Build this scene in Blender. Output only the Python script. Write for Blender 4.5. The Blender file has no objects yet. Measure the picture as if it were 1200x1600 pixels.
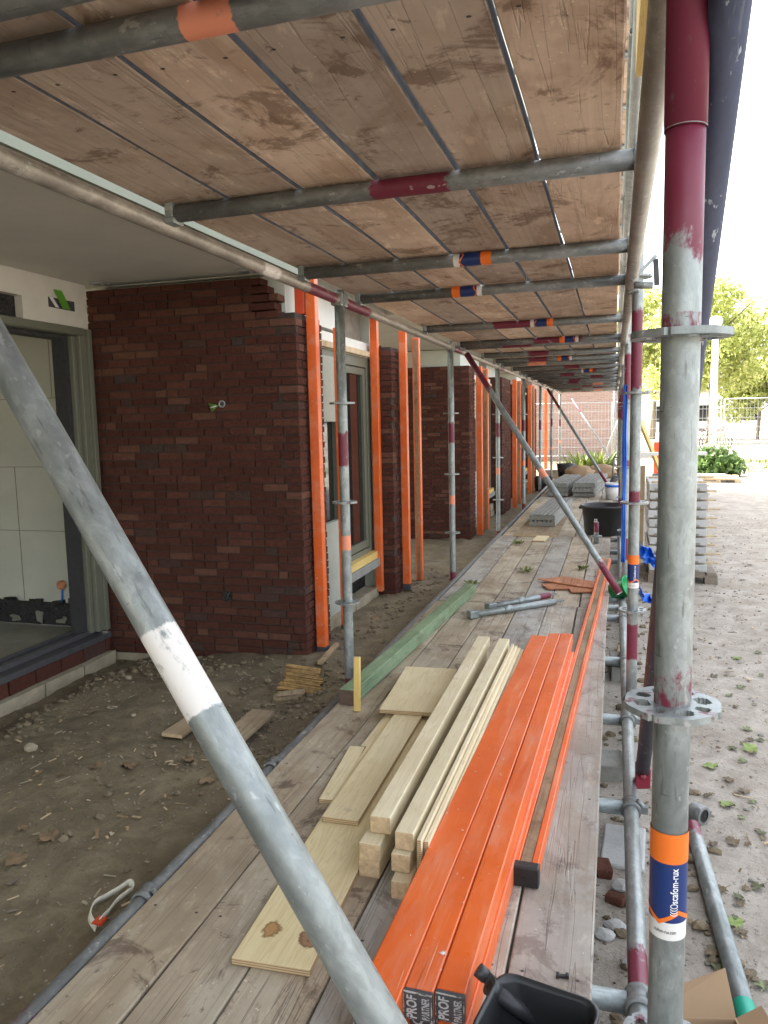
import bpy, bmesh, math, random
from mathutils import Vector, Matrix, Quaternion, noise
random.seed(7)
R = math.radians
S = bpy.context.scene
COL = S.collection

# ------------------------------------------------------------------ camera
FPX, CAMH = 1200.0, 1.42
yv = Vector((960-600, 650-800, FPX)).normalized()
bv = Vector((-40-600, 650+22-800, FPX))
up = yv.cross(bv).normalized()
if up.y > 0: up = -up
xv = yv.cross(up)
if xv.x < 0: xv = -xv
ROWS = (xv, yv, up)                                  # world axes seen in camera space (x right, y down, z forward)
cd = bpy.data.cameras.new('camera'); co = bpy.data.objects.new('camera', cd); COL.objects.link(co)
cd.sensor_fit = 'HORIZONTAL'; cd.sensor_width = 36; cd.lens = 36.0; cd.clip_end = 2000; cd.clip_start = 0.02
m = Matrix.Identity(4)
for i in range(3):
    m[i][0] = ROWS[i].x; m[i][1] = -ROWS[i].y; m[i][2] = -ROWS[i].z
m[2][3] = CAMH
co.matrix_world = m
S.camera = co
def ray(px, py):
    d = Vector((px-600, py-800, FPX)); return Vector([r.dot(d) for r in ROWS])
def at_z(px, py, z):
    r = ray(px, py); t = (z-CAMH)/r.z; return Vector((r.x*t, r.y*t, z))
def at_y(px, py, y):
    r = ray(px, py); t = y/r.y; return Vector((r.x*t, y, CAMH+r.z*t))
def at_x(px, py, x):
    r = ray(px, py); t = x/r.x; return Vector((x, r.y*t, CAMH+r.z*t))

# ------------------------------------------------------------------ materials
class NT:
    def __init__(s, name, rough=.8, metal=0, spec=.5):
        s.m = bpy.data.materials.new(name); s.m.use_nodes = True
        s.t = s.m.node_tree; s.b = s.t.nodes['Principled BSDF']
        s.b.inputs['Roughness'].default_value = rough; s.b.inputs['Metallic'].default_value = metal
        s.b.inputs['Specular IOR Level'].default_value = spec
    def n(s, typ, ins=None, **props):
        nd = s.t.nodes.new('ShaderNode'+typ)
        for k, v in props.items(): setattr(nd, k, v)
        for k, v in (ins or {}).items(): s.set(nd.inputs[k], v)
        return nd
    def set(s, sock, v):
        if isinstance(v, bpy.types.NodeSocket): s.t.links.new(v, sock)
        elif isinstance(v, bpy.types.Node): s.t.links.new(v.outputs[0], sock)
        else:
            if hasattr(sock.default_value, '__len__') and len(sock.default_value) == 4 and len(v) == 3: v = tuple(v)+(1,)
            sock.default_value = v
    def coord(s, scale=(1,1,1), rnd=0, which='Object'):
        c = s.n('TexCoord').outputs[which]
        if rnd:
            oi = s.n('ObjectInfo').outputs['Random']
            k = s.n('Math', {0: oi, 1: rnd}, operation='MULTIPLY')
            c = s.n('VectorMath', {0: c, 1: k.outputs[0]}, operation='ADD').outputs[0]
        return s.n('Mapping', {'Vector': c, 'Scale': scale}).outputs[0]
    def noise(s, vec, scale, detail=4, rough=.6, dist=0):
        return s.n('TexNoise', {'Vector': vec, 'Scale': scale, 'Detail': detail, 'Roughness': rough, 'Distortion': dist}).outputs[0]
    def ramp(s, fac, stops, interp='LINEAR'):
        r = s.n('ValToRGB', {0: fac}); cr = r.color_ramp; cr.interpolation = interp
        while len(cr.elements) < len(stops): cr.elements.new(.5)
        for e, (p, c) in zip(cr.elements, stops):
            e.position = p; e.color = (c, c, c, 1) if not hasattr(c, '__len__') else tuple(c)+(1,)
        return r.outputs[0]
    def step(s, fac, a, b):
        return s.n('MapRange', {'Value': fac, 'From Min': a, 'From Max': b}, interpolation_type='SMOOTHSTEP').outputs[0]
    def mix(s, fac, a, b, blend='MIX'):
        nd = s.n('Mix', data_type='RGBA', blend_type=blend)
        s.set(nd.inputs[0], fac); s.set(nd.inputs[6], a); s.set(nd.inputs[7], b)
        return nd.outputs[2]
    def math(s, op, a, b=0.0):
        return s.n('Math', {0: a, 1: b}, operation=op).outputs[0]
    def base(s, c): s.set(s.b.inputs['Base Color'], c); return s
    def bump(s, h, dist=.002, strength=1):
        b = s.n('Bump', {'Height': h, 'Distance': dist, 'Strength': strength}); s.set(s.b.inputs['Normal'], b.outputs[0]); return s
M = {}
def plain(name, col, rough=.7, metal=0, var=.25, scale=12, bump=0):
    k = NT(name, rough, metal); v = k.coord(rnd=9)
    n1 = k.noise(v, scale, 6, .65)
    lo = tuple(c*(1-var) for c in col); hi = tuple(min(1, c*(1+var)) for c in col)
    k.base(k.ramp(n1, [(.28, lo), (.72, hi)]))
    if bump: k.bump(k.noise(v, scale*6, 4), bump)
    M[name] = k.m; return k.m

def galv(name, lo, hi, metal=.55, rough=.42):
    k = NT(name, rough, metal); v = k.coord((1,1,.55), rnd=9); v2 = k.coord((1,1,.12), rnd=9)
    n1 = k.noise(v, 26, 6, .7, .4); n2 = k.noise(v2, 120, 3); n3 = k.noise(v, 7, 4, .6); n4 = k.noise(v, 60, 3, .6)
    vo = k.n('TexVoronoi', {'Vector': v, 'Scale': 110.0}); sp_ = k.n('SeparateColor', {0: vo.outputs['Color']}).outputs[0]
    c = k.mix(k.step(n1, .32, .68), lo, hi)
    c = k.mix(k.math('MULTIPLY', sp_, .28), c, tuple(q*.55 for q in lo))
    c = k.mix(k.math('MULTIPLY', k.step(n3, .5, .66), .55), c, tuple(q*.62 for q in lo))
    c = k.mix(k.math('MULTIPLY', k.step(n2, .62, .70), .55), c, (.10,.10,.095))
    sc = k.noise(k.coord((.35,.35,1.6), rnd=9), 70, 3, .6, 1.2)
    c = k.mix(k.math('MULTIPLY', k.step(sc, .70, .73), .7), c, (.07,.07,.068))
    c = k.mix(k.math('MULTIPLY', k.step(n4, .64, .70), .5), c, (.50,.51,.50))
    c = k.mix(k.math('MULTIPLY', k.step(k.noise(v, 15, 5, .75), .66, .70), .45), c, (.46,.42,.36))
    a = k.n('Attribute', attribute_name='paint').outputs['Color']
    sp = k.n('SeparateColor', {0: a}); nn = k.math('ADD', k.math('MULTIPLY', n1, .6), k.math('MULTIPLY', k.noise(v, 70, 5, .7), .4))
    met = metal
    tot = None
    for ch, col in ((0, (.150,.016,.038)), (1, (.75,.27,.16)), (2, (.70,.68,.64))):
        f = k.step(k.math('ADD', sp.outputs[ch], k.math('MULTIPLY', k.math('SUBTRACT', nn, .5), 2.4)), .36, .64)
        c = k.mix(f, c, col); tot = f if tot is None else k.math('MAXIMUM', tot, f)
    spl = k.step(k.math('ADD', k.noise(v, 24, 3, .5), k.math('MULTIPLY', k.noise(v, 90, 3, .7), .3)), .865, .89)
    c = k.mix(k.math('MULTIPLY', spl, .6), c, (.44,.42,.38)); tot = k.math('MAXIMUM', tot, spl)
    k.set(k.b.inputs['Metallic'], k.math('MULTIPLY', k.math('SUBTRACT', 1.0, tot), metal))
    k.set(k.b.inputs['Roughness'], k.ramp(n1, [(.3, rough-.08), (.7, rough+.14)]))
    k.base(c); k.bump(n4, .0006, .6)
    M[name] = k.m
galv('galvanised', (.235,.262,.255), (.385,.42,.41), .5)
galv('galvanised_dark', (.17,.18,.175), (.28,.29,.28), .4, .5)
galv('galvanised_hazed', (.022,.024,.045), (.045,.05,.085), .1, .5)  # blue tint paints lens haze over a plain galvanised tube
galv('galvanised_warm', (.30,.275,.24), (.46,.43,.37), .4, .45)

def board_mat(name, a, b, stain, stainamt, streak=.5, knots=True, wear=.3, crack=.45, vary=1.0):
    k = NT(name, .85); v = k.coord((1,1,1), rnd=13); g = k.coord((55,1.6,55), rnd=13); g2 = k.coord((14,.35,14), rnd=13)
    grain = k.noise(g, 1, 5, .6, .6); broad = k.noise(v, 2.3, 5, .65); fine = k.noise(v, 45, 4, .7)
    cr = k.noise(g2, 1.6, 3, .5, .3)
    oi = k.n('ObjectInfo').outputs['Random']
    c = k.mix(k.step(broad, .3, .7), a, b)
    c = k.mix(k.math('MULTIPLY', k.step(grain, .45, .75), streak), c, tuple(x*.45 for x in a))
    st = k.step(k.math('ADD', k.noise(v, 4.2, 6, .72, .9), k.math('MULTIPLY', fine, .12)), .60, .70)
    c = k.mix(k.math('MULTIPLY', st, stainamt), c, stain)
    st2 = k.step(k.noise(v, 17, 5, .7, .5), .63, .70)
    c = k.mix(k.math('MULTIPLY', st2, stainamt*.8), c, tuple(x*.6 for x in stain))
    pale = k.step(k.noise(k.coord((3,1,3), rnd=21), 5, 5, .7), .56, .70)
    c = k.mix(k.math('MULTIPLY', pale, wear), c, tuple(min(1, x*1.55) for x in b))
    speck = k.step(k.noise(v, 70, 2), .70, .74)
    c = k.mix(k.math('MULTIPLY', speck, .6), c, tuple(min(1, x*1.7) for x in b))
    crk = k.math('SUBTRACT', 1.0, k.step(k.math('ABSOLUTE', k.math('SUBTRACT', cr, .5)), .002, .010))
    c = k.mix(k.math('MULTIPLY', k.math('MULTIPLY', crk, crack), k.step(k.noise(v, 1.3, 3), .45, .6)), c, tuple(x*.25 for x in a))
    big = k.step(k.noise(k.coord((1.3,.6,1.3), rnd=31), 2.6, 5, .68, .6), .46, .56)
    c = k.mix(k.math('MULTIPLY', big, .5), c, k.mix(1.0, c, (.66,.56,.46), 'MULTIPLY'))
    oi2 = k.math('FRACT', k.math('MULTIPLY', oi, 17.3))
    c = k.mix(1.0, c, k.n('CombineColor', {0: k.math('ADD', 1-.18*vary, k.math('MULTIPLY', oi, .34*vary)), 1: k.math('ADD', 1-.17*vary, k.math('ADD', k.math('MULTIPLY', oi, .29*vary), k.math('MULTIPLY', oi2, .04))), 2: k.math('ADD', 1-.17*vary, k.math('ADD', k.math('MULTIPLY', oi, .23*vary), k.math('MULTIPLY', oi2, .08)))}).outputs[0], 'MULTIPLY')
    # nail heads and trodden end bands have a place of their own on every board
    xy = k.n('SeparateXYZ', {0: k.n('TexCoord').outputs['Object']})
    ny = k.math('ABSOLUTE', k.math('SUBTRACT', k.math('FRACT', k.math('MULTIPLY', xy.outputs[1], 1.15)), .5)); nx = k.math('ABSOLUTE', k.math('SUBTRACT', k.math('ABSOLUTE', xy.outputs[0]), .062))
    nd = k.math('SQRT', k.math('ADD', k.math('MULTIPLY', nx, nx), k.math('MULTIPLY', ny, ny)))
    c = k.mix(k.math('SUBTRACT', 1.0, k.step(nd, .0035, .0055)), c, (.06,.045,.04))
    k.base(c)
    k.bump(k.math('SUBTRACT', k.math('ADD', k.math('MULTIPLY', grain, .6), k.math('MULTIPLY', fine, .4)), crk), .002, .8)
    M[name] = k.m
board_mat('deck_wood', (.325,.298,.258), (.455,.425,.372), (.15,.105,.09), .55, .28, wear=.35)
board_mat('deck_wood_warm', (.33,.275,.198), (.47,.405,.305), (.125,.085,.062), .75, .28, wear=.35)
board_mat('upper_wood', (.50,.365,.275), (.68,.53,.42), (.20,.12,.075), .75, .2, wear=.5, crack=.15, vary=1.5)
board_mat('scrap_wood', (.25,.185,.11), (.36,.27,.16), (.12,.085,.05), .5)
board_mat('green_wood', (.16,.245,.13), (.26,.345,.20), (.11,.16,.085), .45, .45, wear=.5)
board_mat('split_wood', (.27,.17,.065), (.40,.27,.11), (.13,.075,.03), .6, .6)
board_mat('rust_wood', (.40,.16,.075), (.50,.23,.12), (.22,.09,.05), .5)

def pine(name, a, b, dark, knots=()):
    k = NT(name, .6); v = k.coord(rnd=0 if knots else 11); g = k.coord((9,.55,9), rnd=0 if knots else 11)
    w = k.noise(g, 2.6, 4, .5, 1.4)
    rings = k.math('FRACT', k.math('MULTIPLY', w, 9.0))
    c = k.mix(k.step(k.noise(v, 3, 4), .3, .7), a, b)
    c = k.mix(k.math('MULTIPLY', k.step(rings, .45, 1.0), .32), c, dark)
    c = k.mix(k.math('MULTIPLY', k.step(k.noise(k.coord((60,2,60), rnd=11), 1, 4), .5, .8), .25), c, dark)
    c = k.mix(k.math('MULTIPLY', k.step(k.noise(v, 9, 5, .7), .62, .72), .35), c, (.30,.23,.15))
    kn = k.n('TexVoronoi', {'Vector': k.coord((9,3.2,9), rnd=11), 'Scale': 1.0, 'Randomness': 1.0}).outputs['Distance']
    c = k.mix(k.math('SUBTRACT', 1.0, k.step(kn, .045, .075)), c, (.20,.10,.045))
    for (x, y, r, col) in knots:
        d = k.n('VectorMath', {0: k.coord(), 1: (x, y, 0)}, operation='SUBTRACT').outputs[0]
        d = k.n('VectorMath', {0: d, 1: (1, .72, 0)}, operation='MULTIPLY').outputs[0]
        ln = k.math('ADD', k.n('VectorMath', {0: d}, operation='LENGTH').outputs['Value'], k.math('MULTIPLY', k.math('SUBTRACT', k.noise(v, 24, 5, .7), .5), r*1.7))
        c = k.mix(k.math('SUBTRACT', 1.0, k.step(ln, r*.85, r*1.1)), c, tuple(q*.6 for q in col))
        c = k.mix(k.math('SUBTRACT', 1.0, k.step(ln, r*.65, r*.85)), c, col)
        c = k.mix(k.math('MULTIPLY', k.math('SUBTRACT', 1.0, k.step(ln, r*.2, r*.5)), k.step(k.noise(v, 50, 3), .45, .6)), c, tuple(q*.3 for q in col))
    k.base(c); k.bump(k.noise(k.coord((80,3,80)), 1, 3), .0008, .5)
    M[name] = k.m
pine('fresh_ply', (.68,.57,.33), (.78,.68,.44), (.50,.36,.18))
pine('fresh_pine', (.66,.565,.36), (.77,.68,.47), (.48,.36,.20))
pine('yellow_pine', (.62,.42,.12), (.70,.52,.18), (.45,.28,.08))
k = NT('ply_edge', .75); z = k.n('SeparateXYZ', {0: k.coord()}).outputs[2]
k.base(k.mix(k.step(k.math('SINE', k.math('MULTIPLY', z, 2*math.pi/.006)), -.3, .3), (.52,.39,.22), (.28,.18,.09))); M['ply_edge'] = k.m
plain('end_grain', (.52,.38,.22), .85, var=.3, scale=60)
plain('end_dark', (.13,.085,.065), .85, var=.3, scale=60)

k = NT('orange_paint', .34); v = k.coord(rnd=9)
c = k.mix(k.step(k.noise(v, 4, 3), .3, .7), (.66,.105,.014), (.76,.135,.02))
g = k.noise(k.coord((30,1.2,30), rnd=9), 1.5, 5, .7)
c = k.mix(k.math('MULTIPLY', k.step(g, .6, .72), .22), c, (.80,.42,.25))
c = k.mix(k.math('MULTIPLY', k.step(k.noise(v, 55, 2), .735, .75), .8), c, (.75,.70,.63))
c = k.mix(k.math('MULTIPLY', k.step(k.noise(v, 12, 6, .75), .62, .74), .3), c, (.34,.07,.02))
c = k.mix(k.math('MULTIPLY', k.step(k.noise(v, 30, 4, .7), .70, .74), .6), c, (.12,.05,.03))
dust = k.step(k.noise(k.coord((6,1.1,6), rnd=9), 1.6, 6, .72), .44, .70)
c = k.mix(k.math('MULTIPLY', dust, .30), c, (.62,.40,.27))
for off, sx_, th in ((3, 90, .70), (7, 60, .715)):
    scr = k.step(k.noise(k.coord((sx_, 2.2, sx_), rnd=off), 1, 3, .6, .5), th, th+.02)
    c = k.mix(k.math('MULTIPLY', scr, .55), c, (.78,.50,.36) if off == 3 else (.24,.06,.02))
wear = k.step(k.math('ADD', k.noise(v, 22, 6, .8), k.math('MULTIPLY', k.noise(v, 140, 2), .18)), .74, .78)
c = k.mix(k.math('MULTIPLY', wear, .8), c, (.66,.60,.54))
k.base(c); k.bump(k.noise(v, 26, 4), .0012, .5); k.set(k.b.inputs['Roughness'], k.math('ADD', k.ramp(k.noise(v, 20, 4), [(.3, .26), (.7, .46)]), k.math('MULTIPLY', dust, .25))); M['orange_paint'] = k.m

# bricks: every brick is an island of its own with a tone of its own
k = NT('brick', .95, 0, .15); v = k.coord()
rnd = k.n('NewGeometry').outputs['Random Per Island']
c = k.ramp(rnd, [(0, (.085,.032,.022)), (.2, (.094,.036,.025)), (.42, (.105,.041,.028)), (.62, (.124,.052,.035)), (.76, (.088,.032,.023)), (.86, (.150,.070,.047)), (.95, (.082,.047,.037)), (.985, (.072,.052,.046))], 'CONSTANT')
n1 = k.noise(v, 38, 6, .7)
c = k.mix(k.math('MULTIPLY', k.step(n1, .35, .75), .5), c, k.mix(1.0, c, (.5,.45,.45), 'MULTIPLY'))
c = k.mix(k.math('MULTIPLY', k.step(k.noise(v, 9, 5, .7), .60, .74), .25), c, (.15,.075,.05))
ed = k.step(k.noise(v, 75, 5, .8), .60, .72); c = k.mix(k.math('MULTIPLY', ed, .5), c, (.035,.018,.014))
k.base(c); k.bump(k.math('ADD', k.noise(v, 130, 4, .7), k.math('MULTIPLY', k.noise(v, 28, 4, .7), 1.2)), .006, 1); M['brick'] = k.m
plain('mortar', (.050,.036,.028), .95, var=.3, scale=30, bump=.003)

plain('soffit_plaster', (.66,.645,.57), .9, var=.07, scale=2.2)
plain('insulation', (.62,.65,.56), .8, var=.06, scale=3)
plain('trim_white', (.23,.25,.19), .7, var=.05, scale=4)
plain('board_edge', (.115,.115,.12), .85, var=.4, scale=25)  # weathered blue-grey sides, darkened to paint the shade in the board gaps
plain('panel_white', (.66,.64,.57), .7, var=.1, scale=4)
plain('interior_panel', (.44,.445,.365), .85, var=.09, scale=3)
plain('panel_grey', (.36,.37,.31), .7, var=.12, scale=5)
plain('frame_grey', (.135,.14,.10), .45, var=.07, scale=8)
k = NT('tar_and_hole_black', .25); v = k.coord(rnd=5); n_ = k.noise(v, 55, 5, .75)  # real tar; also painted into slots, holes and behind windows as shade
k.base(k.mix(k.step(n_, .66, .70), k.mix(n_, (.006,.006,.006), (.02,.02,.02)), (.42,.39,.33))); k.set(k.b.inputs['Roughness'], k.ramp(k.noise(v, 40, 3), [(.35, .12), (.65, .55)])); k.bump(k.noise(v, 120, 4), .004, 1); M['tar_and_hole_black'] = k.m
plain('black_plastic', (.022,.023,.024), .42, var=.35, scale=9)
plain('dark_rubber', (.03,.03,.03), .8, var=.3, scale=30)
plain('lime_block', (.31,.27,.185), .95, var=.22, scale=9, bump=.004)
plain('concrete', (.235,.232,.205), .92, var=.2, scale=11, bump=.003)
plain('concrete_pale', (.44,.44,.42), .9, var=.15, scale=9, bump=.002)
plain('floor_concrete', (.2,.195,.155), .9, var=.2, scale=4, bump=.002)
plain('window_white', (.68,.67,.62), .5, var=.05)
plain('sky_blue_plastic', (.01,.13,.62), .4, var=.25, scale=14)
plain('green_plastic', (.02,.36,.12), .35, var=.3, scale=14)
plain('white_plastic', (.66,.65,.62), .45, var=.1)
plain('strap_web', (.68,.65,.52), .85, var=.2, scale=60)
plain('cardboard', (.33,.225,.13), .85, var=.1, scale=5)
plain('sticker_orange', (.80,.17,.015), .4, var=.06)
plain('sticker_white', (.70,.69,.66), .45, var=.1)
plain('cap_grey', (.055,.055,.058), .6, var=.25, scale=30)
k = NT('letter_silver', .5); v = k.coord(rnd=5); k.base(k.mix(k.step(k.noise(v, 90, 5, .75), .52, .62), (.46,.46,.45), (.12,.12,.12))); M['letter_silver'] = k.m
k = NT('rim_wear', .6); v = k.coord(rnd=5); k.base(k.mix(k.step(k.noise(v, 60, 4, .7), .45, .55), (.40,.37,.33), (.07,.07,.07))); M['rim_wear'] = k.m
plain('letter_white', (.80,.80,.80), .5, var=.04)
plain('logo_green', (.10,.30,.025), .6, var=.1)
plain('red_paint', (.20,.013,.03), .45, var=.25)
plain('orange_red', (.62,.07,.02), .5, var=.15)
plain('bark', (.22,.18,.13), .95, var=.3, scale=9, bump=.01)
plain('fence_steel', (.36,.37,.37), .5, .5, var=.1)
plain('pallet_wood', (.50,.38,.23), .85, var=.25, scale=14)
plain('old_pallet_wood', (.20,.165,.125), .9, var=.3, scale=14)
plain('stone', (.165,.13,.08), .95, var=.5, scale=16, bump=.003)
plain('dry_leaf', (.20,.135,.07), .8, var=.45, scale=9)
plain('sunlit_render', (.62,.58,.54), .9, var=.1, scale=.6)
plain('grass_green', (.10,.16,.03), .9, var=.4, scale=4)
plain('dark_car', (.06,.085,.075), .3, var=.1)
k = NT('glass_dark', .06); k.base((.015,.017,.016)); M['glass_dark'] = k.m  # near-black colour stands in for the unlit rooms behind the panes
k = NT('far_brick', .9); c = k.n('TexBrick', {'Vector': k.coord((1,1,1)), 'Color1': (.36,.24,.19,1), 'Color2': (.28,.18,.15,1), 'Mortar': (.36,.31,.27,1), 'Scale': 1.0, 'Mortar Size': .008, 'Brick Width': .22, 'Row Height': .065})
cc = k.n('TexCoord').outputs['Object']; sx = k.n('SeparateXYZ', {0: cc}); k.set(c.inputs['Vector'], k.n('CombineXYZ', {0: k.math('ADD', sx.outputs[0], sx.outputs[1]), 1: sx.outputs[2]}).outputs[0])
k.base(c.outputs[0]); M['far_brick'] = k.m
k = NT('sticker_blue', .35); z = k.n('SeparateXYZ', {0: k.n('TexCoord').outputs['Object']}).outputs[2]
k.base(k.mix(k.step(z, .0, .10), (.01,.13,.48), (.008,.03,.14))); M['sticker_blue'] = k.m
k = NT('tarp_strip', .4); k.base(k.ramp(k.noise(k.coord(), 9, 4), [(.3, (.008,.10,.5)), (.7, (.02,.19,.75))])); M['tarp_strip'] = k.m
k = NT('tyre', .8); k.base((.05,.048,.045)); M['tyre'] = k.m
def leaf_mat(name, stops, trans=.25):
    k = NT(name, .6); r = k.n('NewGeometry').outputs['Random Per Island']
    k.base(k.ramp(r, stops)); k.b.inputs['Transmission Weight'].default_value = 0
    tr = k.n('BsdfTranslucent', {0: k.ramp(r, [(p, tuple(min(1, q*1.6) for q in c)) for p, c in stops])})
    mx = k.n('MixShader', {0: trans, 1: k.b.outputs[0], 2: tr.outputs[0]})
    k.t.links.new(mx.outputs[0], k.t.nodes['Material Output'].inputs[0]); M[name] = k.m
leaf_mat('plane_leaf', [(0, (.17,.20,.05)), (.5, (.33,.36,.11)), (1, (.50,.51,.22))], .5)
leaf_mat('bush_leaf', [(0, (.05,.10,.025)), (.5, (.09,.16,.04)), (1, (.15,.23,.06))], .3)
leaf_mat('weed_leaf', [(0, (.06,.09,.02)), (.6, (.12,.17,.03)), (1, (.22,.22,.06))], .2)
k = NT('fallen_leaf', .75); oi = k.n('ObjectInfo').outputs['Random']
c = k.ramp(oi, [(0, (.16,.11,.06)), (.3, (.11,.085,.05)), (.5, (.20,.165,.10)), (.65, (.10,.13,.05)), (.85, (.19,.24,.10)), (1, (.30,.28,.20))], 'CONSTANT')
k.base(k.mix(k.step(k.noise(k.coord(), 60, 3), .4, .65), c, (.10,.085,.05))); M['fallen_leaf'] = k.m

# ground: dark damp soil beside the building, pale trodden yard beyond the scaffold
k = NT('earth', .95); v = k.n('TexCoord').outputs['Object']
sx = k.n('SeparateXYZ', {0: v}).outputs[0]
big = k.noise(v, .8, 5, .6); mid = k.noise(v, 6, 7, .72, .4); fine = k.noise(v, 70, 5, .75)
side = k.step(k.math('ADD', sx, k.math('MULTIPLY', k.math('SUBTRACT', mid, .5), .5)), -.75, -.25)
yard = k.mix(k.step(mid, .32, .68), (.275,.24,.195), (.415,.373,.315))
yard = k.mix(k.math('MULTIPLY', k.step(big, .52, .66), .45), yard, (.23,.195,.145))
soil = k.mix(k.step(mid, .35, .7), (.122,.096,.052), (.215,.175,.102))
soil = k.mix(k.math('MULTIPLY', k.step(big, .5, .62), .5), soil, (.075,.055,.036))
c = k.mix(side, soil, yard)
c = k.mix(k.math('MULTIPLY', k.step(fine, .60, .70), .5), c, k.mix(side, (.28,.245,.17), (.55,.51,.45)))
c = k.mix(k.math('MULTIPLY', k.math('SUBTRACT', 1.0, k.step(fine, .32, .44)), .6), c, (.10,.082,.055))
grit = k.noise(v, 24, 6, .8, .3)
c = k.mix(k.math('MULTIPLY', k.step(grit, .58, .66), .4), c, k.mix(side, (.095,.075,.042), (.21,.185,.15)))
c = k.mix(k.math('MULTIPLY', k.math('SUBTRACT', 1.0, k.step(grit, .34, .42)), .35), c, k.mix(side, (.27,.225,.14), (.52,.48,.42)))
vor = k.n('TexVoronoi', {'Vector': v, 'Scale': 42.0}); vd = vor.outputs['Distance']
peb = k.math('SUBTRACT', 1.0, k.step(vd, .16, .26)); pick = k.n('SeparateColor', {0: vor.outputs['Color']})
peb = k.math('MULTIPLY', peb, k.step(pick.outputs[0], .55, .6))
c = k.mix(k.math('MULTIPLY', peb, .75), c, k.mix(pick.outputs[1], (.16,.125,.085), (.44,.40,.33)))
k.base(c)
k.bump(k.math('ADD', k.math('ADD', k.math('MULTIPLY', mid, .6), k.math('MULTIPLY', fine, .25)), k.math('MULTIPLY', peb, .3)), .03, .9)
M['earth'] = k.m

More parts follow.
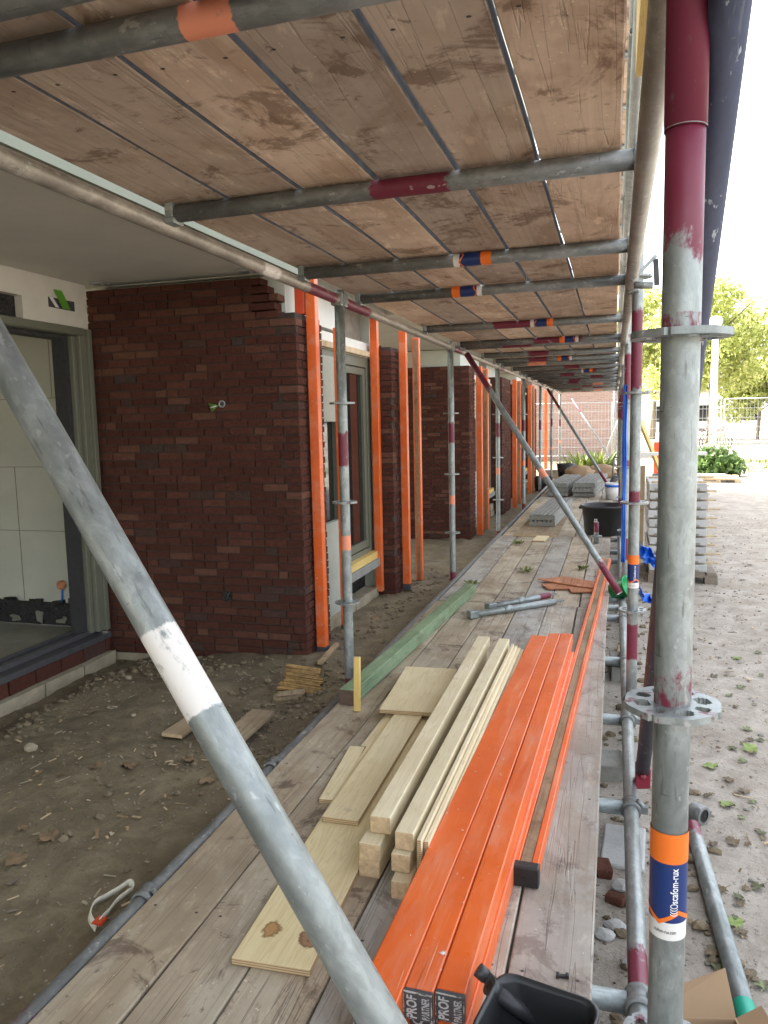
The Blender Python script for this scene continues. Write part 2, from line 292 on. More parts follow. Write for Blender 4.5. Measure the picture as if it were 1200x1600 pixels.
# ------------------------------------------------------------------ mesh helpers
class MB:
    """collects shapes into one mesh"""
    def __init__(s): s.bm = bmesh.new(); s.mats = []; s.smooth = []
    def mi(s, mat):
        if mat not in s.mats: s.mats.append(mat)
        return s.mats.index(mat)
    def face(s, vs, mat, smooth=False):
        try: f = s.bm.faces.new(vs)
        except ValueError: return None
        f.material_index = s.mi(mat); f.smooth = smooth; return f
    def box(s, x0, x1, y0, y1, z0, z1, mat, mx=None, jit=0, faces=None):
        co = [(x0,y0,z0),(x1,y0,z0),(x1,y1,z0),(x0,y1,z0),(x0,y0,z1),(x1,y0,z1),(x1,y1,z1),(x0,y1,z1)]
        vs = []
        for c in co:
            p = Vector(c)
            if jit: p += Vector([random.uniform(-jit, jit) for _ in range(3)])
            if mx is not None: p = mx @ p
            vs.append(s.bm.verts.new(p))
        F = {'b': (0,3,2,1), 't': (4,5,6,7), 'f': (0,1,5,4), 'r': (1,2,6,5), 'k': (2,3,7,6), 'l': (3,0,4,7)}
        for n, q in F.items():
            mt = mat if faces is None else faces.get(n, mat)
            s.face([vs[i] for i in q], mt)
        return vs
    def bar(s, a, b, w, h, mat, roll=0, ends=None):
        a, b = Vector(a), Vector(b); d = b-a
        q = d.to_track_quat('Y', 'Z').to_matrix().to_4x4()
        mx = Matrix.Translation(a) @ q @ Matrix.Rotation(roll, 4, 'Y')
        f = {'f': ends, 'k': ends} if ends else None
        return s.box(-w/2, w/2, 0, d.length, -h/2, h/2, mat, mx, faces=f)
    def tube(s, a, b, r, mat, seg=12, r2=None, caps=True):
        a, b = Vector(a), Vector(b); d = b-a; q = d.to_track_quat('Z', 'Y')
        r2 = r if r2 is None else r2
        rings = []
        for p, rr in ((a, r), (b, r2)):
            rings.append([s.bm.verts.new(p + q @ Vector((rr*math.cos(2*math.pi*i/seg), rr*math.sin(2*math.pi*i/seg), 0))) for i in range(seg)])
        for i in range(seg):
            j = (i+1) % seg; s.face([rings[0][i], rings[0][j], rings[1][j], rings[1][i]], mat, True)
        if caps: s.face(rings[0][::-1], mat); s.face(rings[1], mat)
    def lathe(s, prof, mat, seg=28, c=(0,0,0), squash=1, mx=None):
        rings = []
        for r, z in prof:
            ring = []
            for i in range(seg):
                p = Vector((c[0]+r*math.cos(2*math.pi*i/seg), c[1]+r*squash*math.sin(2*math.pi*i/seg), c[2]+z))
                ring.append(s.bm.verts.new(mx @ p if mx is not None else p))
            rings.append(ring)
        for a, b in zip(rings, rings[1:]):
            for i in range(seg):
                j = (i+1) % seg; s.face([a[i], a[j], b[j], b[i]], mat, True)
        return rings
    def sweep(s, pts, w, h, mat, smooth=True, side=None):
        """flat band swept along a polyline"""
        prev = None
        for i, p in enumerate(pts):
            p = Vector(p); t = (Vector(pts[min(i+1, len(pts)-1)])-Vector(pts[max(i-1, 0)])).normalized()
            sd = Vector(side(i) if side else (0,0,1)); sd = (sd - t*sd.dot(t)).normalized(); nn = t.cross(sd)
            ring = [s.bm.verts.new(p + sd*a*w/2 + nn*b*h/2) for a, b in ((-1,-1),(1,-1),(1,1),(-1,1))]
            if prev:
                for q in range(4): s.face([prev[q], prev[(q+1)%4], ring[(q+1)%4], ring[q]], mat, smooth)
            else: s.face(ring[::-1], mat)
            prev = ring
        s.face(prev, mat)
    def blob(s, c, r, mat, sub=1, squash=(1,1,1), jit=.25):
        b = bmesh.ops.create_icosphere(s.bm, subdivisions=sub, radius=1)
        rot = Quaternion((random.gauss(0,1), random.gauss(0,1), random.gauss(0,1), random.gauss(0,1))).normalized()
        for v in b['verts']:
            p = Vector(v.co); p *= 1+random.uniform(-jit, jit); p = rot @ p
            v.co = Vector(c)+Vector((p.x*r*squash[0], p.y*r*squash[1], p.z*r*squash[2]))
        for f in {f for v in b['verts'] for f in v.link_faces}: f.material_index = s.mi(mat)
    def build(s, name, parent=None, loc=None, rot=None, label=None, bevel=0, recalc=True):
        if recalc: bmesh.ops.recalc_face_normals(s.bm, faces=s.bm.faces[:])
        me = bpy.data.meshes.new(name); s.bm.to_mesh(me); s.bm.free()
        for mt in s.mats: me.materials.append(M[mt])
        o = bpy.data.objects.new(name, me); COL.objects.link(o)
        if loc is not None: o.location = loc
        if rot is not None:
            if isinstance(rot, Quaternion): o.rotation_mode = 'QUATERNION'; o.rotation_quaternion = rot
            else: o.rotation_euler = rot
        if parent is not None: o.parent = parent
        if label: o['label'] = label
        if bevel:
            b = o.modifiers.new('bevel', 'BEVEL'); b.width = bevel; b.segments = 2; b.limit_method = 'ANGLE'; b.angle_limit = R(40)
        return o
def tag(o, label, cat, group=None, kind=None):
    o['label'] = label; o['category'] = cat; o['kind'] = kind or 'thing'
    if group: o['group'] = group
    return o
def thing(name, label, cat, loc=(0,0,0), rz=0, group=None):
    o = bpy.data.objects.new(name, None); COL.objects.link(o); o.location = loc; o.rotation_euler = (0,0,rz)
    o.empty_display_size = .1
    return tag(o, label, cat, group)
def copy_tree(o, parent=None):
    c = o.copy(); COL.objects.link(c)
    if parent is not None: c.parent = parent
    for ch in [x for x in COL.objects if x.parent == o]: copy_tree(ch, c)
    return c

def pipe(name, a, b, parent, mat='galvanised', r=.02415, seg=18, paint=(), label=None, open_ends=True, base=None):
    """one scaffold tube, local z along its length; paint = (z0, z1, channel, feather)"""
    a, b = Vector(a), Vector(b); L = (b-a).length
    bm = bmesh.new(); lay = bm.verts.layers.float_color.new('paint')
    zs = {0.0, L}
    for (z0, z1, ch, fe) in paint:
        for zz in (z0-fe, z0, z1, z1+fe):
            zs.add(min(max(zz, 0), L))
    zs = sorted(zs); rings = []
    for zz in zs:
        col = [0, 0, 0, 1]
        for (z0, z1, ch, fe) in paint:
            if z0 <= zz <= z1: col[ch % 3] = (.82, .80, .70, .48)[ch]
        ring = []
        for i in range(seg):
            t = 2*math.pi*i/seg
            v = bm.verts.new((r*math.cos(t), r*math.sin(t), zz)); v[lay] = col; ring.append(v)
        rings.append(ring)
    for p, q in zip(rings, rings[1:]):
        for i in range(seg):
            j = (i+1) % seg; f = bm.faces.new((p[i], p[j], q[j], q[i])); f.smooth = True
    for ring, zz, sg in ((rings[0], 0, 1), (rings[-1], L, -1)):
        inn = [bm.verts.new((v.co.x*.86, v.co.y*.86, zz)) for v in ring]; dp = [bm.verts.new((v.co.x*.86, v.co.y*.86, zz+sg*min(.06, L*.3))) for v in ring]
        for i in range(seg):
            j = (i+1) % seg
            bm.faces.new((ring[i], ring[j], inn[j], inn[i])); bm.faces.new((inn[i], inn[j], dp[j], dp[i]))
        bm.faces.new(dp)
    bmesh.ops.recalc_face_normals(bm, faces=bm.faces[:])
    me = bpy.data.meshes.new(name); bm.to_mesh(me); bm.free(); me.materials.append(M[mat])
    o = bpy.data.objects.new(name, me); COL.objects.link(o); o.rotation_mode = 'QUATERNION'
    o.rotation_quaternion = (b-a).to_track_quat('Z', 'X')
    o.location = a
    if parent is not None: o.parent = parent
    if label: o['label'] = label
    return o

def text_verts(txt, size=1.0, bold=0):
    cu = bpy.data.curves.new('lettering', 'FONT'); cu.body = txt; cu.size = size; cu.offset = bold; cu.resolution_u = 3
    o = bpy.data.objects.new('lettering', cu); COL.objects.link(o)
    bpy.context.view_layer.update()
    ev = o.evaluated_get(bpy.context.evaluated_depsgraph_get()); me = ev.to_mesh()
    vs = [v.co.copy() for v in me.vertices]; fs = [list(p.vertices) for p in me.polygons]
    ev.to_mesh_clear(); bpy.data.objects.remove(o); bpy.data.curves.remove(cu)
    return vs, fs
def lettering(name, txt, fit, fn, mat, parent, bold=0.0):
    """letters laid on a surface: fit=(length, height), fn maps (u along the line, v across it) to a point"""
    vs, fs = text_verts(txt, 1, bold)
    x0 = min(v.x for v in vs); x1 = max(v.x for v in vs); y0 = min(v.y for v in vs); y1 = max(v.y for v in vs)
    mb = MB(); bv = [mb.bm.verts.new(fn((v.x-x0)/(x1-x0)*fit[0], (v.y-y0)/(y1-y0)*fit[1])) for v in vs]
    for f in fs: mb.face([bv[i] for i in f], mat)
    return mb.build(name, parent, recalc=False)

# ------------------------------------------------------------------ ground
def bump2(x, y, s): return noise.noise(Vector((x*s, y*s, 3.7)))
def sm(a, b, x):
    t = min(max((x-a)/(b-a), 0), 1); return t*t*(3-2*t)
def ground_z(x, y):
    fade = 1-sm(13, 20, y)
    left = 1-sm(-1.5, -1.05, x)
    z = -.02 - .018*max(0, min(y, 14)-5)*left - .05*sm(-2.2, -3.0, x) - .05*sm(-2.7, -3.02, x)
    z -= .004*max(0, min(y, 30)-5)*(1-left)
    deck = sm(-1.3, -1.12, x)*(1-sm(-.05, .15, x))
    a = (.6+.4*left)*(1-.75*deck)*fade
    z += (1-deck)*fade*(.012*abs(bump2(x+.3*bump2(x, y, .9), y*.35, 2.6))-.004)*(1-left)
    z += a*(.034*bump2(x, y, 1.1)+.020*bump2(x, y, 3.3)+.013*bump2(x, y, 9)+.009*bump2(x, y, 24)*(.4+max(0, bump2(x, y, 1.7)+.5)))
    z += .03*left*fade*sm(-2.6, -2.85, x)*(.5+bump2(x, y, 4))*(1-sm(-2.9, -3.0, x))
    return z
def axis(lo, hi, step, far):
    a = []; v = lo
    while v < hi: a.append(v); v += step
    out = list(a); g = step*1.6; v = hi
    while v < far: out.append(v); v += g; g *= 1.35
    out.append(far); pre = []; g = step*1.6; v = lo-g
    while v > -far: pre.append(v); g *= 1.35; v -= g
    return [-far]+pre[::-1]+out
mb = MB(); xs = axis(-3.2, 4.2, .034, 400); ys = axis(.9, 13.5, .038, 600)
gv = [[mb.bm.verts.new((x, y, ground_z(x, y))) for x in xs] for y in ys]
for j in range(len(ys)-1):
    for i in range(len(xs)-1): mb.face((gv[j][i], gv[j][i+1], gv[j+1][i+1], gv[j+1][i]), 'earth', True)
g = mb.build('ground', recalc=False); g['kind'] = 'structure'; g['label'] = 'bare earth, dark beside the building and pale in the yard'

# loose rubble and pebbles: nobody could count them
def scatter(name, n, pick, r0, r1, mat, label, cat):
    mb = MB()
    for _ in range(n):
        x, y = pick(); r = r0+(r1-r0)*random.random()**2.6
        mb.blob((x, y, ground_z(x, y)+r*.25), r, mat, 1, (1, .8, .6), .22)
    o = mb.build(name, recalc=False); tag(o, label, cat, kind='stuff'); return o
def pick_left():
    u = random.random()
    if u < .30: return (random.gauss(-2.84, .09), random.uniform(2.4, 4.2))
    if u < .50: return (random.gauss(-1.5, .16), random.gauss(3.3, .45))
    if u < .66: return (random.uniform(-3.0, -1.5), random.gauss(3.95, .14))
    if u < .82: return (random.gauss(-1.62, .10), random.uniform(4.6, 7.5))
    return (random.uniform(-3.0, -1.32), random.uniform(1.3, 4.2))
scatter('rubble', 1500, pick_left, .004, .024, 'stone', 'grey brown rubble and pebbles on the soil beside the brick walls', 'rubble')
scatter('gravel', 900, lambda: (random.uniform(.12, 2.6), random.uniform(1.4, 10)), .003, .014, 'concrete', 'small pale stones strewn over the trodden yard', 'gravel')
scatter('gravel', 420, lambda: (random.uniform(-.1, .34), random.uniform(1.2, 6.5)), .004, .03, 'stone', 'stones and grit lying along the outer deck edge', 'gravel')
# twigs, chips and crumbled leaves
mb = MB()
for _ in range(2900):
    x, y = (random.uniform(.1, 3.2), random.uniform(1.5, 12)) if random.random() < .80 else (random.uniform(-2.9, -1.3), random.uniform(1.4, 4.2))
    L = random.uniform(.006, .016) if random.random() < .75 else random.uniform(.012, .06); a = random.uniform(0, 6.28); z = ground_z(x, y)+.004
    d = Vector((math.cos(a)*L, math.sin(a)*L, random.uniform(-.003, .01)))
    mb.bar(Vector((x, y, z)), Vector((x, y, z))+d, random.uniform(.002, .012), .0025, random.choice(('dry_leaf', 'scrap_wood', 'lime_block', 'pallet_wood', 'old_pallet_wood')))
tag(mb.build('debris', recalc=False), 'crumbled leaves, twigs and wood chips on bare ground', 'debris', kind='stuff')

# ------------------------------------------------------------------ building
B = thing('building', 'unfinished red brick building with projecting brick piers and plastered soffits', 'building')
FX, BX = -1.75, -3.215          # facade line and back of the recessed bays
CH, BL, JT = .0488, .168, .0085
def courses(mb, org, ud, nd, L, z0, z1, corner0=None, corner1=None, top=None, phase=0):
    """bricks of one wall face: org = outer bottom start, ud along, nd outward; corner = 'long'/'short' alternation at an end"""
    ud, nd = Vector(ud), Vector(nd); D = .1
    n = int(round((z1-z0)/CH))
    mx0 = Matrix(((ud.x, -nd.x, 0, org[0]), (ud.y, -nd.y, 0, org[1]), (0, 0, 1, 0), (0, 0, 0, 1)))
    for c in range(n):
        z = z0+c*CH
        a, b = 0.0, L
        if corner0 is not None and (c+corner0) % 2: a = D+JT
        if corner1 is not None and (c+corner1) % 2: b = L-D-JT
        u = a-random.choice((0, .25, .5, .5, .75))*BL
        while u < b-.012:
            e = u+BL*random.choice((1, 1, 1, 1, .5))
            s0, s1 = max(u, a), min(e, b)
            if s1-s0 > .02 and (top is None or z+CH <= top((s0+s1)/2)+.004):
                p = random.uniform(-.0022, .0022)
                mb.box(s0, s1-(JT if s1 < b-.001 else 0), p, D, z+.001, z+CH-JT, 'brick', mx0, jit=.0015)
            u = e
def pier(name, x0, x1, y0, y1, z0, z1, top=None, label=None, left_open=True):
    """brick leaf with a face towards -y and a returned face towards +x"""
    mb = MB()
    courses(mb, (x0, y0), (1,0,0), (0,-1,0), x1-x0, z0, z1, corner1=0, top=top)
    tp = None if top is None else (lambda u: top(x1-x0-.05))
    courses(mb, (x1, y0), (0,1,0), (1,0,0), y1-y0, z0, z1, corner0=1, top=tp)
    o = mb.build(name, B, label=label)
    mb = MB(); zt = z1 if top is None else min(top(x1-x0-.05), z1)
    mb.box(x0, x1-.009, y0+.009, y0+.095, z0-.1, zt-.012, 'mortar')
    mb.box(x1-.095, x1-.0095, y0+.096, y1-.005, z0-.1, zt-.012, 'mortar')
    if top is not None:
        mb.box(x0, x0+(x1-x0)*.8, y0+.0095, y0+.094, zt-.011, top(.2)-.012, 'mortar')
    mb.build('mortar_bed', o)
    return o
def top1(u):
    X = BX+u
    return 2.29 if X < -2.03 else (2.2 if X < -1.90 else 2.075)
GZ = -.06
pier('brick_wall', BX, FX-.04, 4.25, 4.66, GZ, 2.29, top1, 'dark red brick wall, its top corner stepped and unfinished')
pier('brick_pier', -1.93, FX, 6.12, 6.44, GZ-.04, 2.12, lambda u: 2.12 if u < .07 else 2.03, 'narrow brick pier with a ragged top beyond the window')
pier('brick_wall', BX, FX, 9.65, 10.06, -.2, 2.1)
pier('brick_pier', -2.0, FX, 12.6, 13.7, -.25, 2.1)
pier('brick_wall', BX, FX, 15.5, 16.0, -.3, 2.1)
pier('brick_pier', -2.0, FX, 17.7, 18.4, -.3, 2.1)
# inner leaf behind the brick, soffits, unseen upper storeys
def part(name, mat, boxes, parent=B, label=None, bevel=0, jit=0):
    mb = MB()
    for b in boxes: mb.box(*b, mat, jit=jit)
    return mb.build(name, parent, label=label, bevel=bevel)
part('inner_wall', 'insulation', [(BX, -1.90, 4.36, 4.66, GZ, 2.3)])
part('inner_wall', 'insulation', [(BX, -1.97, 6.24, 6.43, GZ, 2.3)])
part('inner_wall', 'insulation', [(BX, -1.88, 9.76, 10.05, -.3, 2.3)])
part('inner_wall', 'insulation', [(BX, -2.02, 12.72, 13.68, -.3, 2.3)])
part('inner_wall', 'insulation', [(BX, -1.88, 15.62, 15.98, -.3, 2.3)])
part('inner_wall', 'insulation', [(BX, -2.02, 17.82, 18.38, -.3, 2.3)])
part('soffit', 'soffit_plaster', [(-7.5, -1.80, -3, 4.34, 2.315, 2.50)], label='flat grey plastered soffit over the first recess')
part('soffit', 'soffit_plaster', [(-7.5, -1.80, 6.44, 9.74, 2.315, 2.50)])
part('soffit', 'soffit_plaster', [(-7.5, -1.80, 13.7, 15.6, 2.315, 2.50)])
for a_, b_ in ((4.343, 6.437), (9.743, 13.697), (15.603, 18.4)): part('soffit', 'soffit_plaster', [(-7.5, -1.89, a_, b_, 2.31, 2.497)])
part('slab_edge', 'insulation', [(-1.797, -1.745, -3, 18.4, 2.318, 2.62)], label='pale insulated slab edge above the soffit')
part('upper_shade_wall', 'insulation', [(-9, -1.80, -6, 18.4, 2.64, 10.4)])  # storeys above the view, added as a block to shade the yard
part('end_wall', 'far_brick', [(-9, -1.85, 18.41, 18.5, -.4, 10.4)])
part('drip_edge', 'trim_white', [(-1.715, -1.665, -3, 4.12, 2.224, 2.66)], label='pale edge board hanging along the front of the first soffit')
# ceiling anchors seen at the soffit edge
mb = MB()
for p in ((155,447), (387,433)):
    q = at_y(p[0], p[1], 4.18); mb.box(q.x-.05, q.x+.05, 4.15, 4.22, 2.297, 2.313, 'fence_steel'); mb.tube((q.x+.02, 4.18, 2.29), (q.x+.02, 4.18, 2.312), .012, 'fence_steel', 8)
mb.build('ceiling_anchor', B)
# electric box and cable hole in the brick
mb = MB(); q = at_y(343, 634, 4.24)
mb.lathe([(.022, 0), (.022, .008), (.018, .009), (.015, .002), (0, .002)], 'fence_steel', 18, mx=Matrix.Translation((q.x+.015, 4.247, q.z+.01)) @ Matrix.Rotation(R(90), 4, 'X'))
mb.lathe([(.0145, .003), (0, .003)], 'cap_grey', 14, mx=Matrix.Translation((q.x+.013, 4.247, q.z+.012)) @ Matrix.Rotation(R(90), 4, 'X'))
for i in range(5):
    a = Vector((q.x-.012, 4.244, q.z)); mb.tube(a, a+Vector((-.03-.008*i, -.03+.006*i, -.035+.012*i)), .004, ('weed_leaf', 'logo_green', 'sticker_white')[i % 3], 6)
mb.build('socket_box', B, label='round junction box with loose green and yellow wires in the brick wall')
mb = MB(); q = at_y(355, 932, 4.24); mb.box(q.x-.03, q.x+.03, 4.236, 4.25, q.z-.03, q.z+.03, 'tar_and_hole_black'); mb.tube((q.x, 4.23, q.z-.02), (q.x+.02, 4.22, q.z+.02), .005, 'cap_grey', 6)  # solid black box painted as the shaded mouth of the hole
mb.build('cable_hole', B)
# sockel: pale blocks under brick and door
mb = MB(); x = BX+.02
while x < FX-.1:
    w = random.uniform(.2, .34); mb.box(x, min(x+w, FX-.03), 4.235, 4.29, GZ-.09, GZ-.004, 'lime_block', jit=.006); x += w+.012
mb.build('foundation_block', B, label='row of pale foundation blocks under the brick wall')
mb = MB(); y = 1.0
while y < 4.15:
    w = random.uniform(.28, .42); mb.box(BX+.0, BX+.085, y, min(y+w, 4.2), -.17, -.045, 'lime_block', jit=.008); y += w+.012
mb.build('foundation_block', B, label='pale lime blocks in a row below the doorway')
mb = MB(); y = 1.0
while y < 4.18:
    mb.box(BX+.0, BX+.05, y, min(y+.2, 4.2), -.038, .045, 'brick', jit=.003); y += .21
mb.build('threshold_brick', B, label='reddish brick threshold under the sliding door frame')
# sliding door frame in the recess
D = part('door_frame', 'frame_grey', [(BX-.06, BX+.03, 4.12, 4.21, .1, 2.028), (BX-.03, BX+.05, 4.175, 4.213, .1, 2.031), (BX-.09, BX, 4.085, 4.119, .1, 1.985), (BX-.06, BX+.03, 1.0, 4.119, 1.986, 2.026), (BX-.03, BX+.045, 1.0, 4.15, 1.99, 2.034)], label='grey green sliding door frame with a bare black bottom rail', bevel=.004)
part('gasket', 'dark_rubber', [(BX-.12, BX-.03, 4.045, 4.083, .1, 1.984), (BX-.12, BX-.03, 1.0, 4.044, 1.962, 1.985)], D)
part('door_sill', 'cap_grey', [(BX-.2, BX+.06, 1.0, 4.2, .05, .085), (BX-.06, BX-.02, 1.0, 4.15, .086, .115), (BX-.16, BX-.13, 1.0, 4.15, .086, .11)], D, 'black door sill rail')
L = part('lintel_panel', 'panel_white', [(BX-.1, BX+.0, 3.685, 4.245, 2.036, 2.312), (BX-.1, BX+.001, 1.0, 3.684, 2.17, 2.312)], label='white lintel panel with a cut-out and green mark above the door')
part('slot_shade', 'tar_and_hole_black', [(BX-.098, BX-.05, 1.0, 3.684, 2.036, 2.168)], L)  # black fill painted in for the shade inside the cut-out
a, b = at_x(75, 460, BX+.002), at_x(117, 490, BX+.002)
y0, y1, z0, z1 = a.y, b.y, b.z+.012, a.z-.012
mb = MB(); mb.box(BX, BX+.003, y0, y1, z0, z1, 'cap_grey')  # dark plate painted as the shaded opening behind the bars
def slant(mb, ya, yb, dy, za, zb, mat, d):
    vs = [mb.bm.verts.new((BX+d, *p)) for p in ((ya+dy, za), (yb+dy, za), (yb, zb), (ya, zb))]; mb.face(vs, mat)
W = y1-y0
slant(mb, y0+W*.02, y0+W*.16, W*.22, z0+.004, z1+.0, 'letter_white', .0045)
slant(mb, y0+W*.20, y0+W*.52, W*.30, z0+.004, z1+.05, 'logo_green', .006)
mb.build('logo_mark', L, label='green and white slanted logo bars')
# room behind the door
part('inner_floor', 'floor_concrete', [(-7.4, BX-.2, 1.0, 4.7, -.1, .062)])
rm = part('inner_wall', 'interior_panel', [(-7.4, BX-.12, 4.335, 4.34, .22, 2.3), (-7.4, -7.3, -3, 4.33, 0, 2.3)], label='pale panels on the wall of the room behind the door')
mb = MB()
for z in (.72, 1.16, 1.62): mb.box(-7.3, BX-.13, 4.332, 4.3345, z, z+.004, 'old_pallet_wood')
for x, za, zb in ((-3.95, .23, 1.16), (-4.3, .726, 1.62), (-3.6, 1.626, 2.3), (-5, .2, 2.2)): mb.box(x, x+.004, 4.3325, 4.3345, za, zb, 'old_pallet_wood')
mb.build('panel_joint', rm)
mb = MB(); mb.box(-3.46, -3.3, 4.315, 4.33, .2, 1.5, 'window_white', jit=.008); mb.box(-3.44, -3.32, 4.30, 4.316, .16, .62, 'window_white', jit=.01)
mb.build('loose_panel', rm)
mb = MB(); mb.box(-7.3, BX-.13, 4.32, 4.333, .065, .225, 'tar_and_hole_black', jit=.004)
for i in range(16):
    x = -3.32-.17*i-random.uniform(0, .06); mb.box(x, x+random.uniform(.03, .10), 4.312, 4.321, .085, random.uniform(.11, .16), 'floor_concrete', jit=.012)
    mb.box(x-.05, x+.06, 4.322, 4.331, .2, .2+random.uniform(.02, .06), 'tar_and_hole_black', jit=.012)
mb.build('tar_strip', rm)
mb = MB(); q = at_y(93, 915, 4.3); mb.lathe([(.032, 0), (.032, .02), (.02, .022), (0, .012)], 'rust_wood', 16, mx=Matrix.Translation((q.x, 4.328, q.z)) @ Matrix.Rotation(R(90), 4, 'X'))
mb.tube((q.x, 4.325, q.z-.02), (q.x-.01, 4.325, q.z-.12), .006, 'sky_blue_plastic', 8); mb.tube((q.x-.01, 4.327, q.z-.12), (q.x-.012, 4.327, q.z-.28), .005, 'cap_grey', 8); mb.build('socket_box', rm, label='orange wall box with a blue cable')

def window(y0, y1, zb, first=False):
    X = -1.93; mid = y0+(y1-y0)*.42
    f = part('window_frame', 'frame_grey', [(X-.09, X, y0, y0+.075, zb, 1.93), (X-.09, X, y1-.09, y1, zb, 1.93), (X-.09, X, y0+.075, y1-.09, 1.85, 1.93), (X-.09, X, y0+.075, y1-.09, zb, zb+.085), (X-.085, X+.004, mid, mid+.07, zb+.086, 1.849)], bevel=.004, label='grey green window frame between two brick piers' if first else None)
    part('sash', 'frame_grey', [(X-.06, X-.012, mid+.08, mid+.13, zb+.09, 1.845), (X-.06, X-.012, y1-.15, y1-.095, zb+.09, 1.845), (X-.06, X-.012, mid+.13, y1-.15, 1.79, 1.845), (X-.06, X-.012, mid+.13, y1-.15, zb+.09, zb+.15)], f, bevel=.003)
    part('pane', 'glass_dark', [(X-.045, X-.035, mid+.13, y1-.15, zb+.15, 1.79)], f)
    part('pane', 'glass_dark', [(X-.045, X-.035, y0+.075, mid, zb+.42, 1.42)], f)
    part('window_panel', 'panel_grey', [(X-.03, X+.012, y0+.02, mid-.01, 1.425, 1.88)], f, 'white panel in the upper part of the window' if first else None)
    part('window_panel', 'panel_grey', [(X-.03, X+.012, y0+.02, mid-.01, -.02, zb+.41)], f, 'grey board filling the lower part of the window' if first else None)
    part('sill', 'concrete', [(X-.05, X+.07, mid+.05, y1, zb-.075, zb-.012)], f)
    part('timber_batten', 'yellow_pine', [(X-.02, X+.05, mid+.1, y1-.02, zb-.011, zb+.045)], f, 'yellow timber batten on the sill' if first else None)
    part('lintel', 'panel_white', [(X-.09, X-.005, y0, y1, 1.932, 2.05), (X-.09, X-.02, y0, y0+(y1-y0)*.6, 2.08, 2.3)], f, 'beige lintel boards over the window' if first else None)
    part('lintel_slot', 'old_pallet_wood', [(X-.12, X-.07, y0+(y1-y0)*.6, y1, 2.052, 2.3)], f)
    part('timber_batten', 'pallet_wood', [(X-.005, X+.035, y0, y1-.1, 1.935, 1.975)], f)
    part('dark_room_backing', 'tar_and_hole_black', [(X-.2, X-.1, y0-.05, y1+.05, -.2, 2.3)], f)  # black sheet in place of the unlit room behind the window
    mb = MB(); y = y0
    while y < y1-.05:
        w = random.uniform(.24, .36)
        for zz in (-.17, -.06): mb.box(X-.08, X+.045+random.uniform(-.01, .01), y, min(y+w, y1), zz, zz+.1, 'lime_block', jit=.006)
        y += w+.012
    mb.build('foundation_block', f)
    return f
window(4.67, 6.1, .30, True)
window(10.07, 12.58, .25)
window(16.01, 17.68, .25)

# ------------------------------------------------------------------ scaffold
SC = thing('scaffold', 'galvanised tube scaffold with red painted ends carrying two board decks', 'scaffold')
IX, OX = -1.26, .079
IY = [.93+2.6*n for n in range(8)]
OY = [1.055+2.57*n for n in range(8)]
_ros = {}
def rosette(parent, z, fine=False, mat='galvanised'):
    key = (fine, mat)
    if key not in _ros:
        bm = bmesh.new(); seg = 96 if fine else 32
        rad = [.0235, .031, .034, .038, .043, .0475, .0505, .057, .061] if fine else [.0235, .033, .05, .061]
        grid = []
        for r in rad:
            ring = []
            for i in range(seg):
                t = 2*math.pi*i/seg; rr = r
                if r == rad[-1]: rr = r*(1+.018*math.cos(8*t)) - (.0035 if abs(((t*4/math.pi)+1) % 2-1) > .93 else 0)
                ring.append(bm.verts.new((rr*math.cos(t), rr*math.sin(t), 0)))
            grid.append(ring)
        faces = []
        for a in range(len(rad)-1):
            for i in range(seg):
                t = 2*math.pi*(i+.5)/seg; k8 = (t/(math.pi/4)) % 1; near = min(k8, 1-k8)*math.pi/4*(rad[a]+rad[a+1])/2
                big = round(t/(math.pi/4)) % 2 == 0; rm_ = (rad[a]+rad[a+1])/2
                w = (.0135 if big else .0085); u = abs(rm_-.0415)/.0105
                if u < 1 and near < w*math.sqrt(max(0, 1-u**3)): continue
                j = (i+1) % seg; faces.append(bm.faces.new((grid[a][i], grid[a][j], grid[a+1][j], grid[a+1][i])))
        for v in [v for v in bm.verts if not v.link_faces]: bm.verts.remove(v)
        ret = bmesh.ops.extrude_face_region(bm, geom=bm.faces[:])
        for v in ret['geom']:
            if isinstance(v, bmesh.types.BMVert): v.co.z += .009
        bmesh.ops.recalc_face_normals(bm, faces=bm.faces[:])
        me = bpy.data.meshes.new('rosette'); bm.to_mesh(me); bm.free(); me.materials.append(M[mat]); _ros[key] = me
        at = me.attributes.new('paint', 'FLOAT_COLOR', 'POINT')
        for i, d in enumerate(at.data):
            p = me.vertices[i].co; n_ = noise.noise(Vector((p.x*40, p.y*40, 1)))
            d.color = (.36 if n_ > .12 else .12, 0, .2 if n_ < -.05 else 0, 1)
    o = bpy.data.objects.new('rosette', _ros[key]); COL.objects.link(o); o.location = (0, 0, z-.0045); o.parent = parent
    o.rotation_mode = 'XYZ'; o.rotation_euler = (0, 0, random.uniform(0, .5))
    return o
def standard(x, y, z0, z1, ros, fine=False, paint=(), label=None, seg=18, r=.02415):
    o = pipe('standard', (x, y, z0), (x, y, z1), SC, 'galvanised', r=r, seg=seg, paint=[(a-z0, b-z0, c, f) for a, b, c, f in paint], label=label)
    o.rotation_mode = 'XYZ'; o.rotation_euler = (0, 0, 0)
    for z in ros: rosette(o, z-z0, fine)
    return o
# inner row
for n, y in enumerate(IY):
    gz = ground_z(IX, y)
    pt = [(1.22, 1.36, 0, .03), (.02, .14, 0, .01), (.80, .86, 1, .02)] if n % 2 else [(1.25, 1.38, 0, .04), (.05, .17, 0, .01), (.74, .80, 1, .02)]
    standard(IX, y, gz-.01, 2.04, [.03+z for z in (.5, 1.0, 1.48)] if n == 1 else [.5, .98, 1.47], n == 1, pt, 'inner standard with a red band standing in front of the first brick pier' if n == 1 else None, 24 if n < 3 else 14)
